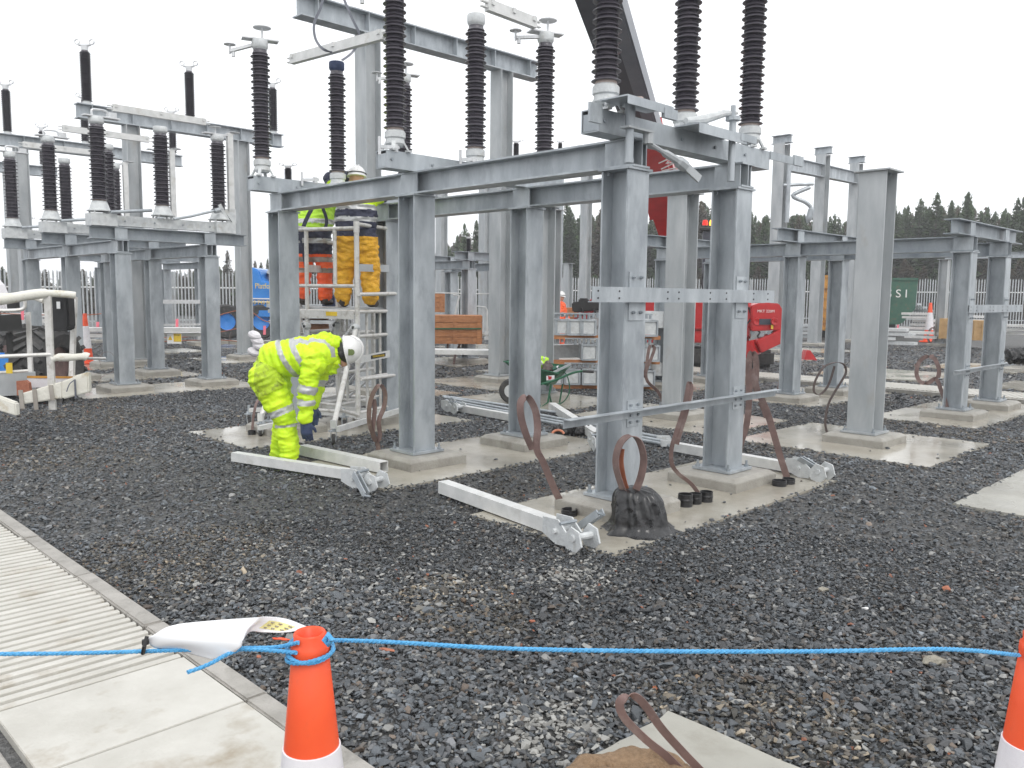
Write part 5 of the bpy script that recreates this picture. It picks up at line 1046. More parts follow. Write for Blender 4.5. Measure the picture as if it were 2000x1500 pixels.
def blob(name, prims, mats, classify, parent, voxel=.012, smooth=5, wr=.0, wf=9., seed=0):
    """prims: (key, p0, p1, r0, r1[, wide, ratio]) fused into one continuous skin"""
    b = MB()
    for pr in prims: capsule(b, *pr[1:])
    me = bpy.data.meshes.new('tmp'); me.from_pydata([tuple(v) for v in b.v], [], b.f)
    bm = bmesh.new(); bm.from_mesh(me); bmesh.ops.recalc_face_normals(bm, faces=bm.faces); bm.to_mesh(me); bm.free()
    o = bpy.data.objects.new('tmp', me); COL.objects.link(o)
    md = o.modifiers.new('r', 'REMESH'); md.mode = 'VOXEL'; md.voxel_size = voxel
    if smooth: ms = o.modifiers.new('s', 'SMOOTH'); ms.iterations = smooth; ms.factor = .6
    dg = bpy.context.evaluated_depsgraph_get(); m2 = bpy.data.meshes.new_from_object(o.evaluated_get(dg)); bpy.data.objects.remove(o); bpy.data.meshes.remove(me)
    m2.name = name; n = len(m2.vertices); co = np.empty(n*3, np.float32); m2.vertices.foreach_get('co', co); co = co.reshape(-1, 3).astype(float)
    no = np.empty(n*3, np.float32); m2.vertex_normals.foreach_get('vector', no); no = no.reshape(-1, 3)
    A = np.array([list(p[1]) for p in prims], float); Bq = np.array([list(p[2]) for p in prims], float); r0 = np.array([p[3] for p in prims]); r1 = np.array([p[4] for p in prims])
    def near(P):
        best = np.full(len(P), 1e9); bi = np.zeros(len(P), int); bt = np.zeros(len(P))
        for k in range(len(prims)):
            d = Bq[k]-A[k]; L2 = max(d@d, 1e-8); t = ((P-A[k])@d)/L2; tc = np.clip(t, 0, 1); dd = np.linalg.norm(P-(A[k]+tc[:, None]*d), axis=1)/(r0[k]+(r1[k]-r0[k])*tc)
            rt_ = prims[k][6] if len(prims[k]) > 6 else 1
            dd /= (1+rt_)/2; msk = dd < best; best[msk] = dd[msk]; bi[msk] = k; bt[msk] = t[msk]
        return bi, bt
    bi, bt = near(co)
    if wr:      # folds of cloth: ridges running round the limbs, strongest near joints
        for i in range(n):
            k = bi[i]; key = prims[k][0]
            if key.startswith('x'): continue
            ax = Bq[k]-A[k]; L_ = np.linalg.norm(ax)+1e-6; ax = ax/L_; s = ((co[i]-A[k])@ax); q = co[i]-A[k]-ax*s
            f = noise.noise(Vector((q[0]*wf*.6+seed, q[1]*wf*.6, s*wf*2.2+k*3.1+q[2]*wf*.6)))*.8+.45*noise.noise(Vector((q[0]*wf*1.5+seed, q[1]*wf*1.5, s*wf*4.5+k*1.7)))
            g = 1-abs(noise.noise(Vector((co[i][0]*wf*.8+7, co[i][1]*wf*.8, co[i][2]*wf*.8+seed))))*3
            co[i] += no[i]*wr*(f*1.3+.5*max(0, g)-.2)
        m2.vertices.foreach_set('co', co.astype(np.float32).ravel())
    nf = len(m2.polygons); fc = np.empty(nf*3, np.float32); m2.polygons.foreach_get('center', fc); fc = fc.reshape(-1, 3).astype(float)
    fi, ft = near(fc); idx = np.array([classify(prims[fi[k]][0], ft[k], fc[k]) for k in range(nf)], np.int32)
    m2.materials.clear()
    for q in mats: m2.materials.append(M[q])
    m2.polygons.foreach_set('material_index', idx); m2.polygons.foreach_set('use_smooth', np.ones(nf, bool)); m2.update()
    P = Matrix.Translation(parent.location); m2.transform(P.inverted())
    return link(name, m2, parent)
def helmet(parent, c, axis, front, label=None, s=1., strap=False):
    """dome along axis; short peak towards front; ribs; rim"""
    c = Vector(c); ax = Vector(axis).normalized(); fr_ = Vector(front); fr_ = (fr_-ax*fr_.dot(ax)).normalized(); sd = ax.cross(fr_)
    b = MB(); n = 28; rings = []; vs = []; fs = []
    for k in range(10):
        t = math.pi/2*k/9; rings.append((math.cos(t), math.sin(t)))
    rings = [(1.07, -.02), (1.08, .0), (1.02, .03)]+[(q, .03+z*.97) for q, z in rings[0:]]
    for q, z in rings:
        for j in range(n):
            a = 2*math.pi*j/n; ex = 1.12 if abs(math.cos(a)) else 1; pk = (max(0, math.cos(a))**6)*.28 if q > 1.03 else 0
            vs.append(c+(fr_*math.cos(a)*(q*1.13+pk)+sd*math.sin(a)*q)*.108*s+ax*z*.135*s-ax*pk*.05)
    for i in range(len(rings)-1):
        for j in range(n): fs.append((i*n+j, i*n+(j+1) % n, (i+1)*n+(j+1) % n, (i+1)*n+j))
    b.add(vs, fs, True); b.add([vs[j] for j in range(n)], [tuple(range(n))], False)
    h = b.build('helmet', 'helmet', parent, sharp=60)
    b = MB()
    for o in (-.03, 0, .03):
        pts = []
        for k in range(-6, 7):
            t = math.pi/2*k/8; pts.append(c+fr_*math.sin(t)*.108*1.13*s+ax*(.004+.137*math.cos(t))*s+sd*o*s)
        b.tube(pts, .004*s, 6)
    b.build('ridge', 'helmet', h)
    if strap:
        b = MB(); pts = [c+(fr_*math.cos(a)*1.14+sd*math.sin(a))*.1105*s+ax*.035*s for a in np.linspace(0, 2*math.pi, 24, endpoint=False)]; b.tube(pts, .006, 6, closed=True); b.build('goggle_strap', 'black', h)
    return h
def glove(parent, wrist, tip, palm_n, side, m, curl=.5, s=1., name='glove'):
    """palm and five separate fingers; side = direction of the thumb"""
    w, t = Vector(wrist), Vector(tip); d = (t-w).normalized(); pn = Vector(palm_n); pn = (pn-d*pn.dot(d)).normalized(); sd = Vector(side); sd = (sd-d*sd.dot(d)-pn*sd.dot(pn)).normalized()
    pr = [('palm', w, w+d*.085*s, .03*s, .034*s, sd, 1.35)]
    for k, (o, L_) in enumerate(((.034, .075), (.012, .083), (-.012, .078), (-.033, .06))):
        base = w+d*.085*s+sd*o*s; a1 = (d*math.cos(curl*.7)+pn*math.sin(curl*.7)).normalized(); a2 = (d*math.cos(curl*1.6)+pn*math.sin(curl*1.6)).normalized()
        k1 = base+a1*L_*.5*s; pr += [('f', base, k1, .0115*s, .0105*s), ('f', k1, k1+a2*L_*.5*s, .0105*s, .009*s)]
    th = w+d*.03*s+sd*.03*s; t1 = th+(sd*.6+d*.7+pn*.3).normalized()*.045*s; pr += [('t', th, t1, .014*s, .012*s), ('t', t1, t1+(d*.8+pn*.5+sd*.1).normalized()*.035*s, .012*s, .01*s)]
    return blob(name, pr, [m], lambda *a: 0, parent, voxel=.0055, smooth=2)
# --- 1. the bending worker in bright yellow
O = at(570, 905, .0); d1 = math.hypot(O.x-CAM[0], O.y-CAM[1]); s1 = d1/1638.*1.005
def LP(px, py, dep=0.): return V(O.x, O.y, 0)+IMG_R*((px-570)*s1)+IMG_F*dep+V(0, 0, (905-py)*s1)
pr = [('hips', LP(531, 728, -.0), LP(541, 712, 0), .165, .165, IMG_F, 1.12), ('torso', LP(545, 706), LP(625, 698), .175, .2, IMG_F, 1.18), ('collar', LP(622, 692), LP(638, 690), .16, .14, IMG_F, 1.05),
      ('shoulder', LP(622, 704, -.17), LP(628, 712, -.19), .115, .105), ('uarm', LP(622, 712, -.2), LP(611, 766, -.22), .105, .088), ('farm', LP(611, 766, -.22), LP(608, 812, -.22), .086, .068),
      ('shoulder', LP(625, 704, .2), LP(630, 712, .22), .11, .1), ('uarm2', LP(622, 712, .22), LP(610, 758, .24), .1, .08), ('farm2', LP(610, 758, .24), LP(603, 796, .2), .078, .062),
      ('thigh', LP(529, 738, -.09), LP(563, 820, -.08), .165, .112), ('shin', LP(563, 820, -.08), LP(571, 888, -.08), .108, .088),
      ('thigh2', LP(532, 738, .09), LP(550, 815, .12), .16, .105), ('shin2', LP(550, 815, .12), LP(539, 882, .16), .1, .082), ('cuff', LP(571, 880, -.08), LP(571, 896, -.08), .092, .095), ('cuff', LP(538, 880, .16), LP(537, 894, .16), .088, .09),
      ('neck', LP(640, 692), LP(662, 692), .075, .07)]
r1 = empty('person', V(O.x, O.y, 0), 'worker in bright yellow hi-vis suit and white helmet bending over the lying tubes', 'person')
spine0, spine1 = np.array(LP(545, 706)), np.array(LP(625, 698))
def cl1(key, t, p):
    u = (p[0]-O.x)*IMG_R.x+(p[1]-O.y)*IMG_R.y; px = 570+u/s1; py = 905-p[2]/s1
    if key in ('torso', 'hips', 'collar', 'shoulder'):
        for (x0, y0, x1, y1) in ((547, 664, 600, 760), (570, 655, 628, 755)):       # two oblique bands round the trunk
            dx, dy = x1-x0, y1-y0; L_ = math.hypot(dx, dy); dist_ = ((px-x0)*dy-(py-y0)*dx)/L_
            if abs(dist_) < 5.2 and py > 650 and px < 632: return 1
        dep = (p[0]-O.x)*IMG_F.x+(p[1]-O.y)*IMG_F.y
        if key != 'hips' and abs(abs(dep)-.13) < .028 and px > 583 and py < 700: return 1
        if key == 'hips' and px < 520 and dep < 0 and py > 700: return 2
    if key == 'uarm' and .72 < t < 1.0: return 1
    if key == 'farm' and .22 < t < .46: return 1
    if key == 'uarm2' and .72 < t < 1.0: return 1
    if key == 'thigh' and .72 < t < .86: return 1
    if key == 'shin' and .02 < t < .17: return 1
    if key == 'thigh2' and .72 < t < .86: return 1
    if key == 'shin2' and .02 < t < .17: return 1
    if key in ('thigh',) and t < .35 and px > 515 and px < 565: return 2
    return 0
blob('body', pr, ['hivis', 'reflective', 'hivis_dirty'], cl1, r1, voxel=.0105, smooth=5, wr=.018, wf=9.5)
pr = [('hood', LP(636, 676), LP(646, 706), .118, .1, IMG_F, 1.2), ('hood', LP(652, 676), LP(655, 700), .085, .08, IMG_F, 1.4), ('hood', LP(655, 712), LP(648, 728), .06, .04, IMG_F, 1.8)]
blob('hood', pr, ['hivis'], lambda *a: 0, r1, voxel=.01, smooth=3, wr=.018, wf=13., seed=4)
pr = [('h', LP(670, 690), LP(680, 692), .092, .098), ('f', LP(667, 703), LP(672, 712), .05, .035), ('nose', LP(667, 716), LP(667, 719), .014, .012), ('chin', LP(657, 710), LP(659, 713), .035, .03), ('ear', LP(668, 693, -.088), LP(669, 697, -.09), .022, .018), ('neck', LP(650, 690), LP(668, 690), .07, .075)]
def clh(key, t, p):
    py = 905-p[2]/s1
    return 1 if key in ('nose',) or (key in ('f', 'chin') and py > 705) else 0
blob('head', pr, ['black', 'skin'], clh, r1, voxel=.007, smooth=2)
h = helmet(r1, LP(677, 687.), (IMG_R*.97+UP*.18), -UP+IMG_R*.1, s=1.13)
b = MB(); b.lathe([(0, 0), (.03, -.001), (.03, .003), (0, .005)], LP(690, 690, -.116), 16, axis=(-IMG_F+IMG_R*.35)); b.prism([(-.012, -.03), (-.03, -.03), (-.03, .03), (-.012, .03)], LP(690, 690, -.117), (IMG_R+IMG_F*.3), UP, .006); b.build('emblem', 'emblem_green', h)
b = MB(); b.tube([LP(663, 712, -.07), LP(667, 718, -.04), LP(667, 720, .03), LP(663, 714, .07)], .008, 6); b.build('glasses', 'alu', r1)
glove(r1, LP(608, 817, -.22), LP(610, 856, -.2), IMG_F, IMG_R, 'glove_blue', .35, s=1.25)
glove(r1, LP(603, 800, .2), LP(604, 835, .2), -IMG_F, IMG_R, 'glove_blue', .5, s=1.2)
b = MB(); b.lathe([(.055, 0), (.052, .02), (.048, .04), (.02, .04)], LP(608, 818, -.22), 14); b.build('knit_cuff', 'black', r1)
for q, dp in ((571, -.08), (537, .16)):
    pr = [('b', LP(q-2, 893, dp), LP(q+8, 898, dp), .06, .055), ('t', LP(q+8, 899, dp), LP(q+32, 901, dp), .05, .04, IMG_F, 1.2)]; blob('boot', pr, ['boot'], lambda *a: 0, r1, voxel=.01, smooth=2)
# folds and pouch of cloth at the hip
b = MB(); rr = random.Random(3)
for k in range(7): x0 = 522+k*4; b.tube(smoothpath([LP(x0, 716+k*2, -.175), LP(x0+12, 728+k*2.5, -.19), LP(x0+22, 741+k*1.5, -.17)]), [.006, .009, .012, .013, .013, .013, .013, .012, .012, .01, .008, .006, .004][:13], 6)
b.build('pocket_folds', 'hivis_dirty', r1)
# --- standing people
def standing(name, base, s, facing, label, mats, cls, hgt=1.75, lean=.0, arms=None, wr=.02, legsep=.15, headz=1., hoodm=None, wide=1., bag=1.):
    """facing: unit direction; s: scale"""
    r = empty(name, base, label, 'person'); fw_ = Vector(facing).normalized(); rt_ = V(fw_.y, -fw_.x, 0)
    def q(x, f, z): return Vector(base)+rt_*x*s+fw_*(f+lean*max(0, z-.9))*s+V(0, 0, z*s)
    k = hgt/1.75
    pr = [('hips', q(-.06, 0, .92*k), q(.06, 0, .92*k), .165*s, .165*s, fw_, 1.), ('waist', q(0, 0, .95*k), q(0, 0, 1.12*k), .18*s, .185*s, rt_, 1.22*wide), ('chest', q(0, 0, 1.12*k), q(0, 0, 1.36*k), .185*s, .165*s, rt_, 1.32*wide), ('neck', q(0, 0, 1.4*k), q(0, .02, 1.52*k), .09*s, .07*s)]
    for sg in (-1, 1):
        pr += [('thigh', q(sg*.1, 0, .88*k), q(sg*legsep*.95, .03, .5*k), .145*s*bag, .115*s*bag), ('shin', q(sg*legsep*.95, .03, .5*k), q(sg*legsep, 0, .13*k), .112*s*bag, .092*s*bag), ('cuff', q(sg*legsep, 0, .2*k), q(sg*legsep, 0, .17*k), .094*s, .1*s)]
        sh = q(sg*.2, 0, 1.38*k); el, wr_ = arms[0 if sg < 0 else 1] if arms else (q(sg*.28, .05, 1.1*k), q(sg*.25, .2, .9*k))
        if arms: el, wr_ = q(*el), q(*wr_)
        pr += [('sleeve', sh, el, .095*s, .075*s), ('lower_sleeve', el, wr_, .075*s, .055*s)]
        glove(r, wr_, wr_+(wr_-el).normalized()*.1*s, fw_, rt_*-sg, mats['glove'][0 if sg < 0 else 1], .6, s=1.15*s)
    blob('body', pr, mats['body'], cls, r, voxel=.013*s, smooth=5, wr=wr*s, wf=10)
    for sg in (-1, 1): blob('boot', [('b', q(sg*legsep, -.02, .075), q(sg*legsep, .06, .06), .06*s, .058*s), ('t', q(sg*legsep, .06, .055), q(sg*(legsep+.03), .18, .045), .055*s, .045*s, rt_, 1.15)], ['boot'], lambda *a: 0, r, voxel=.011, smooth=2)
    hc = q(0, .05, (1.63*k)*headz)
    blob('head', [('h', hc-V(0, 0, .04*s), hc+V(0, 0, .04*s), .085*s, .09*s), ('f', hc+fw_*.05*s-V(0, 0, .06*s), hc+fw_*.04*s-V(0, 0, .08*s), .05*s, .045*s), ('nose', hc+fw_*.098*s-V(0, 0, .01*s), hc+fw_*.105*s-V(0, 0, .03*s), .012*s, .015*s), ('ear', hc+rt_*.085*s-V(0, 0, .02*s), hc+rt_*.088*s-V(0, 0, .04*s), .018*s, .014*s), ('ear', hc-rt_*.085*s-V(0, 0, .02*s), hc-rt_*.088*s-V(0, 0, .04*s), .018*s, .014*s), ('n', hc-V(0, 0, .08*s), q(0, .02, 1.46*k), .06*s, .065*s)], ['skin'], lambda *a: 0, r, voxel=.008, smooth=2)
    helmet(r, hc+V(0, 0, .03*s), UP+fw_*.12, fw_, s=s*1.05, strap=True)
    if hoodm: blob('hood', [('h', q(-.07, -.06, 1.46*k), q(.07, -.06, 1.46*k), .1*s, .1*s), ('h', q(-.04, -.1, 1.52*k), q(.04, -.1, 1.52*k), .07*s, .07*s)], [hoodm], lambda *a: 0, r, voxel=.011, smooth=3, wr=.012)
    return r
zb2 = 1.49
B2 = dist(697, 606, 10.75); B2.z = zb2; z2 = zb2
def cl2(key, t, p):
    z = p[2]-z2
    if key in ('sleeve',) and z > .6: return 2 if t < .75 else 3
    if key == 'lower_sleeve': return 1 if .35 < t < .6 else 3
    if z < .87: return 0
    if z < 1.05: return 3
    if z < 1.11: return 1
    if z < 1.2: return 3
    if z < 1.26: return 1
    return 2
standing('person', B2, 1., IMG_F, 'worker in yellow trousers and navy and yellow jacket on the scaffold tower, seen from behind', dict(body=['yellow_trousers', 'reflective', 'hivis', 'navy'], glove=['glove_grey', 'glove_grey']), cl2, hgt=1.7, arms=(((-.36, .1, 1.6), (-.2, .36, 1.68)), ((.3, .25, 1.4), (-.28, .5, 1.64))), wr=.017, legsep=.17, hoodm='hivis', wide=1.12, lean=.03, bag=1.14)
zb3 = 1.5; B3 = dist(613, 598, 11.35); B3.z = zb3
def cl3(key, t, p):
    z = p[2]-zb3
    if key in ('lower_sleeve',): return 2
    if z < .66:
        return 4 if (.42 < z < .48 or .56 < z < .63) else 0
    if z < .98: return 1 if .8 < z < .86 else 3
    if 1.06 < z < 1.12: return 1
    return 2
p3 = standing('person', B3, .97, IMG_F, 'worker in orange trousers and lime jacket with harness, behind the end column', dict(body=['orange_cloth', 'reflective', 'hivis_green', 'navy', 'dull_grey_band'], glove=['glove_bright', 'glove_bright']), cl3, lean=.55, headz=.9, arms=(((-.3, .2, 1.2), (-.1, .5, 1.35)), ((.3, .2, 1.2), (.15, .5, 1.35))), wr=.016, wide=1.1)
b = MB(); Q = lambda x, y: dist(x, y, 11.08); b.strip(smoothpath([Q(612, 402), Q(600, 425), Q(592, 445), Q(585, 470)]), IMG_R, .05, .008); b.strip(smoothpath([Q(588, 470), Q(592, 495), Q(596, 520)]), IMG_R, .025, .008); b.strip(smoothpath([Q(630, 405), Q(638, 430), Q(634, 450)]), IMG_R, .04, .008); b.build('harness', 'navy', p3)
q = dist(1091, 700, 26.); b4 = V(q.x, q.y, 0)
standing('person', b4, 1., IMG_R*.6+IMG_F*-.4, 'worker in orange hi-vis standing far off, half hidden by the wide post', dict(body=['orange_cloth', 'reflective'], glove=['black', 'black']), lambda key, t, p: 1 if (1.05 < p[2] < 1.1 or .9 < p[2] < .95) else 0, wr=.012)
# blue bag of tools hanging behind the tower
r = empty('tool_bag', dist(640, 590, 12), 'blue and lime rope bag hanging behind the tower between the two workers', 'bag'); b = MB(); b.prism([(-.08, -.06), (.1, -.06), (.08, .1), (.0, .16), (-.08, .08)], dist(642, 592, 12.), IMG_R, UP, .1); b.build('bag', 'glove_blue', r); b = MB(); b.tube(smoothpath([dist(640, 560, 12), dist(635, 575, 12), dist(638, 590, 12)]), .02, 8); b.build('rope', 'hivis_green', r)
# ================================================================== loose metalwork on the ground
def boxtube(p, q, w_, label, open_end=True, bracket=None):
    p, q = Vector(p), Vector(q); r = empty('box_tube', p.lerp(q, .5).xy.to_3d(), label, 'box section', 'pale square tubes lying on the ground')
    MB().hollow(p, q, w_, w_, .005).build('tube', 'alu_white', r)
    if bracket:
        e = Vector(bracket[0]); d = (q-p).normalized(); s = V(-d.y, d.x, 0); k = bracket[1]; b = MB()
        for o in (-.06, .06):
            b.prism([(-.14, .07), (.02, .08), (.12, .0), (.1, -.08), (.0, -.09), (-.14, -.04)], e+s*o, d, UP, .012)
            b.prism([(-.09, -.02), (-.06, -.08), (.03, -.1), (.09, -.04), (.06, .05), (-.02, .07)], e+d*.19+s*o*1.3+V(0, 0, .0), d, UP, .014)
        b.cyl(e-s*.09, e+s*.09, .018, 10); b.cyl(e+d*.2-s*.1, e+d*.2+s*.1, .024, 10)
        b.build('hinge_plate', 'casting', r)
        b = MB(); a, c = Vector(k[0]), Vector(k[1]); b.beam(a, c, .05, .012, up=s); b.beam(a+s*.05, c+s*.05, .05, .012, up=s); b.build('lever', 'galv', r)
        b = MB(); b.cyl(e+d*.05+V(0, 0, .06)-s*.07, e+d*.05+V(0, 0, .06)+s*.07, .012, 6); b.cyl(c, c+d*.06, .01, 6); b.build('bolt', 'galv_dark', r)
    return r
z = .07
boxtube(at(458, 891, z), at(690, 927, z), .085, 'long pale square tube lying in front of the bending worker', bracket=(at(700, 932, .09), (at(690, 925, .14), at(712, 968, .02))))
boxtube(at(592, 878, z), at(750, 912, z), .1, 'shorter square tube with open end beside the second near plinth')
boxtube(at(866, 950, z), at(1085, 1028, z), .1, 'pale square tube with a hinged fitting lying across the near pad edge', bracket=(at(1100, 1034, .1), (at(1128, 1030, .06), at(1168, 1002, .2))))
boxtube(at(1318, 872, z), at(1560, 915, z), .09, 'pale square tube lying behind the near right column', bracket=(at(1568, 912, .1), (at(1560, 895, .2), at(1615, 928, .04))))
boxtube(at(1078, 793, z), at(1168, 852, z), .1, 'pale square tube lying in front of the wheelbarrow', bracket=(at(1165, 858, .1), (at(1165, 845, .14), at(1175, 880, .02))))
boxtube(at(890, 795, z), at(1000, 815, z), .09, 'pale square tube behind the middle plinth among round rods', bracket=(at(880, 792, .1), (at(875, 776, .25), at(890, 800, .05))))
r = empty('rod_bundle', at(1080, 815).xy.to_3d(), 'bundle of slim round galvanised rods lying on the gravel', 'rods')
for k, (a, c) in enumerate((((868, 776), (1310, 858)), ((872, 782), (1296, 862)), ((880, 788), (1308, 870)), ((866, 774), (1090, 806)))):
    MB().cyl(at(*a, .035+.012*(k % 2)), at(*c, .035+.012*(k % 2)), .021, 10).build('rod', 'galv', r)
b = MB()
for x, y in ((1295, 857), (1303, 866)):
    p = at(x, y, .05)
    for o in (-.02, .02): b.prism([(-.07, -.03), (.08, -.03), (.08, .035), (-.07, .035)], p+IMG_F*o*1.5, IMG_R, UP, .01)
    b.cyl(p-IMG_F*.05+IMG_R*.04, p+IMG_F*.05+IMG_R*.04, .012, 8)
tag(b.build('fork_end', 'casting', r), None, None, kind='stuff')
# ================================================================== copper straps
def strapobj(label, pts, wd, width=.05, m='copper', d=None, group='copper earthing straps', base=None, th=.005, ring=None):
    """pts: (px, py[, depth offset]) in the upright plane through the base point"""
    b0 = at(*base) if base else at(pts[0][0], pts[0][1]); t0 = math.hypot(b0.x-CAM[0], b0.y-CAM[1])
    P_ = [dist(p[0], p[1], t0+(p[2] if len(p) > 2 else 0)) for p in pts]
    r = empty('earthing_strap', b0, label, 'copper strap', group)
    b = MB(); sp = smoothpath(P_, 7); b.strip(sp, wd if not isinstance(wd, list) else [Vector(wd[0]).lerp(Vector(wd[1]), i/(len(sp)-1)) for i in range(len(sp))], width, th); b.build('strap', m, r); return r
WN = (IMG_R*.55-IMG_F*.85); WR = (IMG_R*.9-IMG_F*.4); WF = (IMG_F+IMG_R*.2)
strapobj('tall brown copper strap looped like a needle eye, left of the black bag', [(1105, 998), (1085, 960), (1062, 905), (1048, 875), (1050, 835), (1045, 800), (1030, 775), (1017, 786), (1018, 815), (1028, 850), (1040, 878, .02)], WR, .058)
strapobj('wide copper strap arching out of the black bag in front of the near column', [(1222, 972), (1206, 925), (1203, 895), (1212, 865), (1230, 852), (1248, 862), (1257, 895), (1252, 930), (1240, 962)], WN, .07, base=(1245, 1040))
strapobj('bright inner tongue of copper inside the bag loop', [(1222, 960, .03), (1214, 930, .03), (1210, 900, .03), (1212, 876, .03)], WR, .06, 'copper_bright', base=(1245, 1040))
strapobj('twisted brown copper strap hanging in a long loop left of the second near column', [(740, 900), (738, 870), (730, 850), (722, 830), (721, 800), (728, 770), (742, 752), (752, 768), (750, 795), (740, 822), (742, 850), (735, 862), (728, 845), (732, 800), (730, 780)], WR, .05)
strapobj('copper strap falling from the angle iron to the black pipe ends', [(1370, 972), (1350, 945), (1325, 925), (1312, 905), (1312, 875), (1322, 840), (1335, 800), (1342, 765), (1346, 748), (1350, 760), (1342, 800), (1330, 840), (1322, 868)], WR, .035)
strapobj('broad copper strap forming the left leg of the crossing pair by the near right column', [(1442, 905), (1446, 870), (1458, 830), (1463, 780), (1462, 720), (1466, 692), (1474, 694), (1477, 720), (1474, 760)], WR, .06)
strapobj('broad copper strap running down to the round black collar near the right column', [(1538, 935), (1525, 895), (1512, 850), (1500, 810), (1488, 780), (1478, 760), (1470, 720)], WR, .06, 'copper')
strapobj('short lighter copper tail hanging beside the crossing pair', [(1488, 785), (1495, 800), (1500, 815)], WR, .075, 'copper', base=(1500, 930))
strapobj('folded copper strap leaning on the second right frame column', [(1520, 765), (1524, 745), (1532, 725), (1540, 708), (1540, 716), (1536, 735), (1528, 752)], WN, .07)
strapobj('large copper loop standing beside the near post of the right frame', [(1850, 815), (1848, 790), (1838, 762), (1828, 740), (1812, 748), (1797, 745), (1790, 728), (1796, 706), (1812, 696), (1826, 702), (1834, 722), (1832, 738)], WR, .055)
strapobj('dark cable looped in a big open ring left of the lone front post', [(1618, 852), (1612, 830), (1614, 805), (1622, 780), (1640, 750), (1652, 728), (1648, 712), (1630, 708), (1608, 718), (1592, 745), (1590, 765), (1602, 770), (1618, 752), (1630, 715)], WN, .03, 'cable_dark')
strapobj('copper strap looped in a Y shape between the near columns', [(1295, 785), (1285, 765), (1265, 745), (1262, 725), (1272, 700), (1278, 680), (1270, 676), (1266, 690), (1262, 720), (1258, 735), (1250, 700), (1243, 668)], WR, .05)
strapobj('copper strap at the far frame, looped beside the dark pads', [(886, 712), (890, 690), (898, 672), (896, 655), (884, 648), (876, 662), (874, 690)], WR, .06)
strapobj('yellow sling draped beside the far frame strap', [(884, 634), (890, 650), (896, 664), (898, 678)], WR, .04, 'yellow_paint', base=(886, 710))
strapobj('copper strap trailing from the worker at left down to a small black collar', [(492, 848), (495, 815), (500, 790), (508, 775), (505, 760)], WR, .035)
strapobj('thin copper strap at the nearest column of the left frame', [(192, 748), (200, 735), (228, 722), (224, 700), (215, 688), (200, 690), (195, 703), (196, 712)], WN, .03)
strapobj('copper ring leaning on the big left portal post', [(268, 672), (263, 664), (266, 655), (275, 652), (281, 660), (280, 672), (272, 678), (267, 672)], WN, .05)
strapobj('dark copper strap folded at the foot of the right left-portal post', [(484, 683), (484, 665), (487, 648), (494, 660), (496, 680)], WN, .06, 'cable_dark')
strapobj('dull copper strap behind the left portal posts', [(447, 680), (448, 660), (452, 648), (450, 665)], WN, .06, 'cable_dark')
strapobj('copper strap lying from the left frame post foot to the right', [(432, 735), (420, 725), (400, 712)], UP, .04)
strapobj('copper ring hanging on the far right post by the cone', [(1818, 672), (1812, 660), (1816, 645), (1824, 640), (1826, 655), (1820, 670)], WN, .09)
strapobj('near pinkish strap looped over the sack at the bottom edge', [(1375, 1512), (1330, 1465), (1290, 1420), (1262, 1380), (1240, 1360), (1218, 1364), (1210, 1378), (1222, 1405), (1262, 1445), (1300, 1475), (1330, 1505)], IMG_R*.8-IMG_F*.3+UP*.35, .03, base=(1330, 1560), th=.003)
# ================================================================== pipes, bags
def collar(x, y, r_, h, label, z=0.):
    p = at(x, y, z); b = MB(); b.lathe([(r_*.86, .0), (r_, .0), (r_, h*.4), (r_*1.06, h*.45), (r_*1.06, h*.6), (r_, h*.65), (r_, h), (r_*.88, h), (r_*.86, h*.5), (r_*.86, .006), (0, .006)], (p.x, p.y, z+.006), 24)
    o = b.build('pipe_collar', 'black_plastic'); tag(o, label, 'pipe end', 'black pipe ends in the concrete')
collar(1338, 990, .058, .1, 'left black pipe end of the row of three on the near pad'); collar(1358, 985, .05, .085, 'middle black pipe end of the row of three on the near pad'); collar(1379, 981, .052, .085, 'right black pipe end of the row of three, strap inside')
collar(1522, 950, .062, .05, 'black pipe end at left of the pair by the near right plinth'); collar(1540, 946, .055, .05, 'black pipe end at right of the pair, strap inside'); collar(1112, 1008, .06, .05, 'black pipe end behind the hinged tube fitting')
collar(492, 850, .045, .05, 'small black pipe end left of the scaffold castor'); collar(1618, 775, .06, .03, 'flat black collar at the right plinths') if 0 else None
def bag(label, pts, mt='bin_bag', seed=1, vox=.012, wr=.03):
    c = pts[0][1]; r = empty('plastic_bag', V(c.x, c.y, 0), label, 'plastic bag', 'black plastic bags')
    blob('sheet', pts, [mt], lambda *a: 0, r, voxel=vox, smooth=3, wr=wr, wf=13., seed=seed)
c = at(1250, 1036, 0); r = empty('plastic_bag', V(c.x, c.y, 0), 'crumpled black bin bag tied over the strap base at the near column', 'plastic bag', 'black plastic bags')
b = MB(); nn_, mm_ = 96, 34; vs = []
for i_ in range(mm_):
    t = i_/(mm_-1); z = .31*(1-t**1.7)**1.0; R0 = .03+.135*(1-math.exp(-7*t))+.03*t**2+(.05*max(0, t-.9)*10 if t > .9 else 0)
    for j_ in range(nn_):
        a = 6.2832*j_/nn_; ca, sa = math.cos(a), math.sin(a)
        pl = noise.noise(Vector((ca*2.6, sa*2.6, t*.9)))*.25+math.cos(15*a+3*noise.noise(Vector((ca*2, sa*2, 1))))*.10*(1-t)**.8*1.3+(1-abs(noise.noise(Vector((ca*2.2+3, sa*2.2, t*3.2))))*2)*.08*t+noise.noise(Vector((ca*6., sa*6., t*5)))*.05*t
        R = R0*(1+pl*(.5+.5*t)); sh_ = IMG_R*(-.05*(1-t))
        vs.append(V(c.x+ca*R, c.y+sa*R, max(.008, z+noise.noise(Vector((ca*4, sa*4, t*5+5)))*.025*(1-abs(2*t-1))))+sh_)
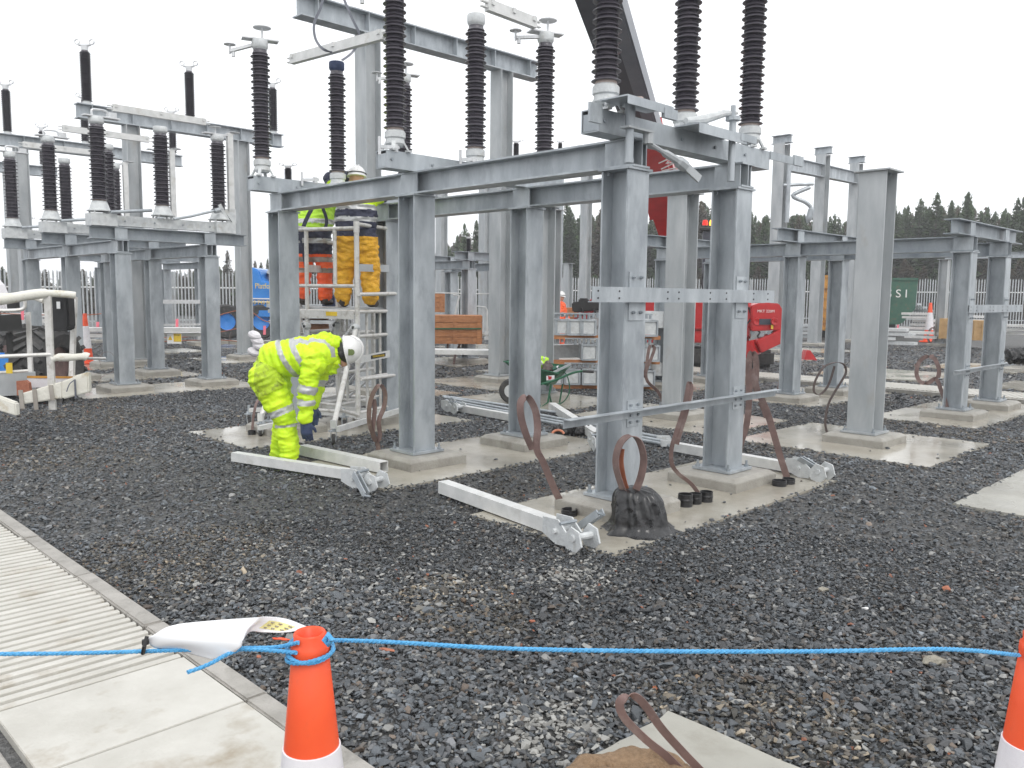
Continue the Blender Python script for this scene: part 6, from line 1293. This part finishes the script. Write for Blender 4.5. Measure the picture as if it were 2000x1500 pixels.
b.add(vs, [(i_*nn_+j_, i_*nn_+(j_+1) % nn_, (i_+1)*nn_+(j_+1) % nn_, (i_+1)*nn_+j_) for i_ in range(mm_-1) for j_ in range(nn_)]+[tuple(range(nn_))], True)
b.build('sheet', 'bin_bag', r, sharp=180)
c = at(1125, 850, 0); U = lambda x, y, dp=0.: dist(x, y, math.hypot(c.x-CAM[0], c.y-CAM[1])+dp)
bag('black plastic heap with a copper coil behind the middle plinth', [('a', U(1100, 843), U(1140, 846), .07, .06), ('a', U(1120, 835), U(1160, 842), .06, .04), ('a', U(1085, 840), U(1100, 838), .05, .06)], seed=5)
c = dist(1978, 695, 13.2); bag('black plastic bag hanging over the angle iron at the right edge', [('a', c, c+IMG_R*.2, .1, .12), ('a', c+V(0, 0, .04)+IMG_R*.1, c+IMG_R*.3+V(0, 0, .05), .06, .08)], seed=8)
c = at(886, 690, 0); bag('dark bag slumped at the foot of the small far frame', [('a', c+V(0, 0, .12), c+IMG_R*.15+V(0, 0, .1), .13, .1), ('a', c+V(0, 0, .2), c+V(0, 0, .3), .1, .06)], seed=9, vox=.02)
b = MB(); p = at(1090, 850, .08); b.tube([p+IMG_R*.07*math.cos(t)+(UP*.8+IMG_F*.3)*.07*math.sin(t) for t in np.linspace(.3, 4.2, 14)], .014, 6); tag(b.build('copper_coil', 'copper_bright'), 'bright copper coil end poking out of the black heap', 'copper coil')
# white wrapped insulators lying behind
r = empty('wrapped_discs', at(505, 690).xy.to_3d(), 'white wrapped bundle like stacked discs at the left portal plinth', 'bundle')
for k, (x, y) in enumerate(((497, 655), (502, 665), (506, 675), (496, 687))):
    b = MB(); p = dist(x, y, 17.5); 
    b.lathe([(0, -.07), (.09, -.06), (.13, -.02), (.13, .02), (.09, .06), (0, .07)], p, 16, axis=(IMG_R*.5+UP+IMG_F*-.3)); b.build('disc', 'white_sleeve', r)
# ================================================================== wheelbarrow
W0 = at(1060, 790); dW = math.hypot(W0.x-CAM[0], W0.y-CAM[1]); r = empty('wheelbarrow', V(W0.x, W0.y, 0), 'green wheelbarrow holding a hi-vis vest and a dark rucksack', 'wheelbarrow')
W = lambda x, y, dp=0.: dist(x, y, dW+dp)
b = MB(); T_ = [W(985, 707, .25), W(1085, 727, -.3), W(1120, 722, .1), W(1010, 702, .6)]; Bt = [W(1020, 738, .25), W(1070, 754, -.1), W(1085, 750, .15), W(1035, 736, .45)]
T_ = [W(984, 706, .1), W(1092, 730, -.3), W(1112, 716, .25), W(1008, 700, .6)]
b.add(T_+Bt, [(4, 5, 6, 7), (0, 1, 5, 4), (1, 2, 6, 5), (2, 3, 7, 6), (3, 0, 4, 7)])
b.add([p.lerp((T_[0]+T_[2])/2, .03)+V(0, 0, .0) for p in T_]+[p.lerp((Bt[0]+Bt[2])/2, .05)+V(0, 0, .012) for p in Bt], [(4, 5, 6, 7), (0, 1, 5, 4), (1, 2, 6, 5), (2, 3, 7, 6), (3, 0, 4, 7)])
b.tube(T_, .012, 8, closed=True); b.build('tray', 'green_barrow', r)
b = MB()
for dp in (-.32, .22): b.tube(smoothpath([W(1005, 762, dp*.4+.15), W(1050, 752, dp), W(1085, 742, dp), W(1120, 728, dp), W(1145, 724, dp)]), .017, 8)
for x, dp in ((1052, -.3), (1075, .2)): b.tube([W(x+2, 748, dp), W(x-2, 770, dp), W(x+4, 795, dp), W(x+18, 786, dp), W(x+24, 750, dp)], .014, 8)
b.build('frame', 'green_barrow', r)
b = MB()
for dp in (-.32, .22): b.cyl(W(1138, 725, dp), W(1160, 726, dp), .022, 8)
b.build('grip', 'black_plastic', r)
p = W(998, 768, .1); b = MB(); p.z = .19; b.lathe([(.1, -.03), (.16, -.045), (.19, -.02), (.19, .02), (.16, .045), (.1, .03), (.1, -.03)], p, 20, axis=IMG_F*.9+IMG_R*.3); wl = b.build('wheel', 'rubber', r); b = MB(); b.lathe([(0, -.03), (.11, -.03), (.11, .03), (0, .03)], p, 12, axis=IMG_F*.9+IMG_R*.3); b.build('rim', 'casting', wl)
b = MB(); b.prism([(-.06, -.04), (.06, -.03), (.06, .04), (-.06, .03)], W(1075, 738, -.31), IMG_R, UP, .004); b.build('label', 'white_sleeve', r); b = MB(); b.prism([(-.02, -.03), (.02, -.02), (.03, .02), (-.03, .03)], W(1074, 738, -.315), IMG_R, UP, .004); b.build('red_mark', 'red_paint', r)
o = empty('safety_vest', W(1060, 712), 'crumpled lime hi-vis vest lying in the wheelbarrow', 'vest'); blob('vest', [('a', W(1052, 714, .1), W(1066, 706, .1), .06, .05), ('a', W(1055, 700, .1), W(1070, 702, .1), .045, .03), ('a', W(1050, 722, .1), W(1052, 708, .1), .05, .04)], ['hivis_green', 'reflective'], lambda k, t, p: 1 if abs(t-.5) < .12 else 0, o, voxel=.012, smooth=2, wr=.025, wf=14)
o = empty('rucksack', W(1068, 720), 'dark brown rucksack in the wheelbarrow beside the lime vest', 'rucksack'); blob('bag', [('a', W(1066, 726, .05), W(1070, 712, .05), .09, .06), ('a', W(1080, 728, .1), W(1076, 716, .1), .06, .04)], ['cable_dark'], lambda *a: 0, o, voxel=.012, smooth=3, wr=.015, wf=12)
o = empty('bottle', W(1085, 720), 'green and white bottle lying in the wheelbarrow', 'bottle'); b = MB(); b.cyl(W(1080, 722, .05), W(1088, 719, .05), .035, 12); b.build('bottle', 'green_skip', o); b = MB(); b.cyl(W(1088, 719, .05), W(1092, 717, .05), .03, 12); b.build('cap', 'white_sleeve', o)
o = empty('hand_tool', W(1100, 715), 'wooden float lying across the wheelbarrow handles', 'tool'); b = MB(); b.beam(W(1080, 728, -.1), W(1115, 711, -.1), .1, .03); b.build('board', 'galv_old', o); b = MB(); b.tube(smoothpath([W(1090, 716, 0), W(1108, 735, 0), W(1112, 765, 0), W(1100, 785, 0), W(1085, 790, 0)]), .01, 6); b.build('cord', 'green_barrow', o)
# ================================================================== near cones, rope, sheet
cone((-4.195, -2.462, -.045), 'orange and white traffic cone in the foreground with blue rope round its neck', 1.)
cn2 = cone((-3.075, -3.525, -.02), 'orange and white traffic cone cut off by the right edge', .975)
NK = V(-4.195, -2.462, 0); zr = .925
r = empty('blue_rope', NK, 'blue twisted rope strung between the foreground traffic cones', 'rope')
def rope(pts, rad=.0044, nm='rope', parent=None):
    sp = smoothpath(pts, 10); L_ = 0; b = MB(); acc = [0]
    for a, c in zip(sp[:-1], sp[1:]): L_ += (c-a).length; acc.append(L_)
    n = max(8, int(L_/.006)); P_ = []
    for k in range(n+1):
        s = L_*k/n; j = min(len(acc)-2, max(0, int(np.searchsorted(acc, s))-1)); P_.append((sp[j].lerp(sp[j+1], (s-acc[j])/max(1e-6, acc[j+1]-acc[j])), (sp[j+1]-sp[j]).normalized(), s))
    for st in range(3):
        line = []
        for p, d, s in P_: 
            _, a, u = frame_of(d, (0, 0, 1)); t = s/.03*6.283+st*2.094; line.append(p+(a*math.cos(t)+u*math.sin(t))*rad*.5)
        b.tube(line, rad*.62, 6)
    b.build(nm, 'rope', parent or r)
c2 = V(-3.075, -3.525, 0)
rope([NK+V(.035, -.035, zr+.012), dist(760, 1254, 1.66), dist(1000, 1267, 1.6), dist(1300, 1272, 1.62), dist(1600, 1272, 1.72), dist(1850, 1268, 1.85), V(c2.x-.03, c2.y+.03, .905)])
ring = [NK+V(.047*math.cos(t), .047*math.sin(t), zr-.006+.012*math.cos(t-1)) for t in np.linspace(0, 6.28, 10)]; rope(ring, nm='knot_turn'); ring = [NK+V(.048*math.cos(t), .048*math.sin(t), zr-.018+.008*math.cos(t+1)) for t in np.linspace(0, 6.28, 10)]; rope(ring, nm='knot_turn')
tA = 1.71
rope([dist(-60, 1278, 1.98), dist(140, 1276, 1.92), dist(285, 1272, 1.86), dist(400, 1268, 1.82), dist(475, 1266, 1.78), dist(540, 1264, 1.74), dist(583, 1255, 1.7)])
rope([dist(470, 1268, 1.78), dist(520, 1270, 1.74), dist(580, 1275, 1.7)], nm='doubled_end')
rope([dist(470, 1268, 1.78), dist(440, 1280, 1.78), dist(415, 1294, 1.77), dist(392, 1304, 1.76), dist(366, 1313, 1.75)], nm='loose_end')
b = MB(); b.tube([dist(641, 1240, 1.66), dist(648, 1249, 1.65), dist(641, 1258, 1.66), dist(634, 1250, 1.66)], .006, 8, closed=True); b.build('knot', 'rope', r)
# plastic covered paper sheet
sh = empty('paper_sheet', dist(430, 1250, 1.76), 'white laminated sheet curling over the blue rope left of the cone', 'sheet')
rows = [[(288, 1246, 1.86), (300, 1264, 1.855), (345, 1270, 1.85), (420, 1289, 1.80)],
        [(300, 1240, 1.85), (335, 1250, 1.83), (385, 1262, 1.81), (440, 1286, 1.79)],
        [(335, 1222, 1.84), (375, 1235, 1.82), (420, 1253, 1.79), (455, 1276, 1.78)],
        [(410, 1213, 1.84), (435, 1226, 1.81), (460, 1243, 1.78), (472, 1262, 1.765)],
        [(492, 1207, 1.84), (488, 1219, 1.81), (480, 1232, 1.785), (474, 1250, 1.765)],
        [(520, 1204, 1.90), (510, 1214, 1.88), (498, 1224, 1.86), (488, 1234, 1.83)],
        [(560, 1209, 1.95), (545, 1218, 1.93), (530, 1227, 1.91), (510, 1235, 1.88)],
        [(603, 1226, 1.97), (588, 1230, 1.95), (570, 1234, 1.93), (545, 1236, 1.90)]]
G_ = [[dist(*c) for c in rw] for rw in rows]
fine = [smoothpath(rw, 4) for rw in G_]; cols = list(zip(*fine)); grid = [smoothpath(list(c), 5) for c in cols]
nc, nr = len(grid), len(grid[0]); b = MB(); b.add([grid[i][j] for i in range(nc) for j in range(nr)], [(i*nr+j, i*nr+j+1, (i+1)*nr+j+1, (i+1)*nr+j) for i in range(nc-1) for j in range(nr-1)], True)
so_ = b.build('sheet', 'paper', sh, sharp=180); md = so_.modifiers.new('t', 'SOLIDIFY'); md.thickness = .0012
b = MB(); sub = [[grid[i][j] for j in range(27, nr-2)] for i in range(3, nc-3)]; h_ = len(sub[0]); b.add([p-(p-V(*CAM)).normalized()*.0035 for rw in sub for p in rw], [(i*h_+j, i*h_+j+1, (i+1)*h_+j+1, (i+1)*h_+j) for i in range(len(sub)-1) for j in range(h_-1)], True); b.build('printed_panel', 'yellow_print', sh, sharp=180)
b = MB()
for k in range(9):
    i = 4+k % 3*2; j = 28+k//3*2
    if i < nc-1 and j+1 < nr: p = grid[i][j]; q = grid[i][j+1]; b.beam(p-(p-V(*CAM)).normalized()*.006, p.lerp(q, .7)-(p-V(*CAM)).normalized()*.006, .003, .002)
tag(b.build('faded_print', 'tape_grey', sh), None, None, kind='stuff')
b = MB(); b.tube([dist(287, 1243, 1.85), dist(282, 1262, 1.84), dist(279, 1276, 1.86)], .0045, 6); b.tube([dist(284, 1250, 1.85), dist(284, 1258, 1.85)], .008, 6); b.build('cable_tie', 'black', sh)
# ================================================================== sack on the near pad
cc = at(1230, 1520, 0); r = empty('hessian_sack', V(cc.x, cc.y, 0), 'brown hessian sack lying at the bottom edge', 'sack')
pS = [('a', at(1150, 1530, .02), at(1290, 1520, .03), .09, .1), ('a', at(1200, 1500, .01), at(1260, 1490, .015), .055, .06), ('a', at(1120, 1560, .02), at(1330, 1560, .02), .1, .1)]
blob('sack', pS, ['sack'], lambda *a: 0, r, voxel=.012, smooth=4, wr=.015, wf=8)
# tag automatic small hardware as stuff
for o in bpy.data.objects:
    nm = o.name.split('.')[0]
    if nm in ('bolts', 'bolt', 'anchor_bolts', 'bolt_hole', 'contact', 'lever', 'reflector', 'tape', 'rail', 'bars', 'clamp', 'pivot_ring') and o.parent and o.type == 'MESH' and nm in ('bolts', 'bolt', 'anchor_bolts', 'bolt_hole', 'reflector', 'clamp', 'pivot_ring', 'bars'): o['kind'] = 'stuff'

# ================================================================== thin mist over the yard (the far trees fade in the photograph)
b = MB(); b.b2(-70, 310, -70, 310, -1.1, 16); hz = b.build('haze', [])
hm = bpy.data.materials.new('haze'); hm.use_nodes = True; t = hm.node_tree; t.nodes.clear(); o_ = t.nodes.new('ShaderNodeOutputMaterial'); pv = t.nodes.new('ShaderNodeVolumePrincipled')
pv.inputs['Density'].default_value = .002; pv.inputs['Color'].default_value = (.97, .98, 1, 1); t.links.new(pv.outputs[0], o_.inputs['Volume']); hz.data.materials.append(hm)
tag(hz, None, None, kind='stuff'); hz['label'] = 'thin mist filling the air over the whole yard'
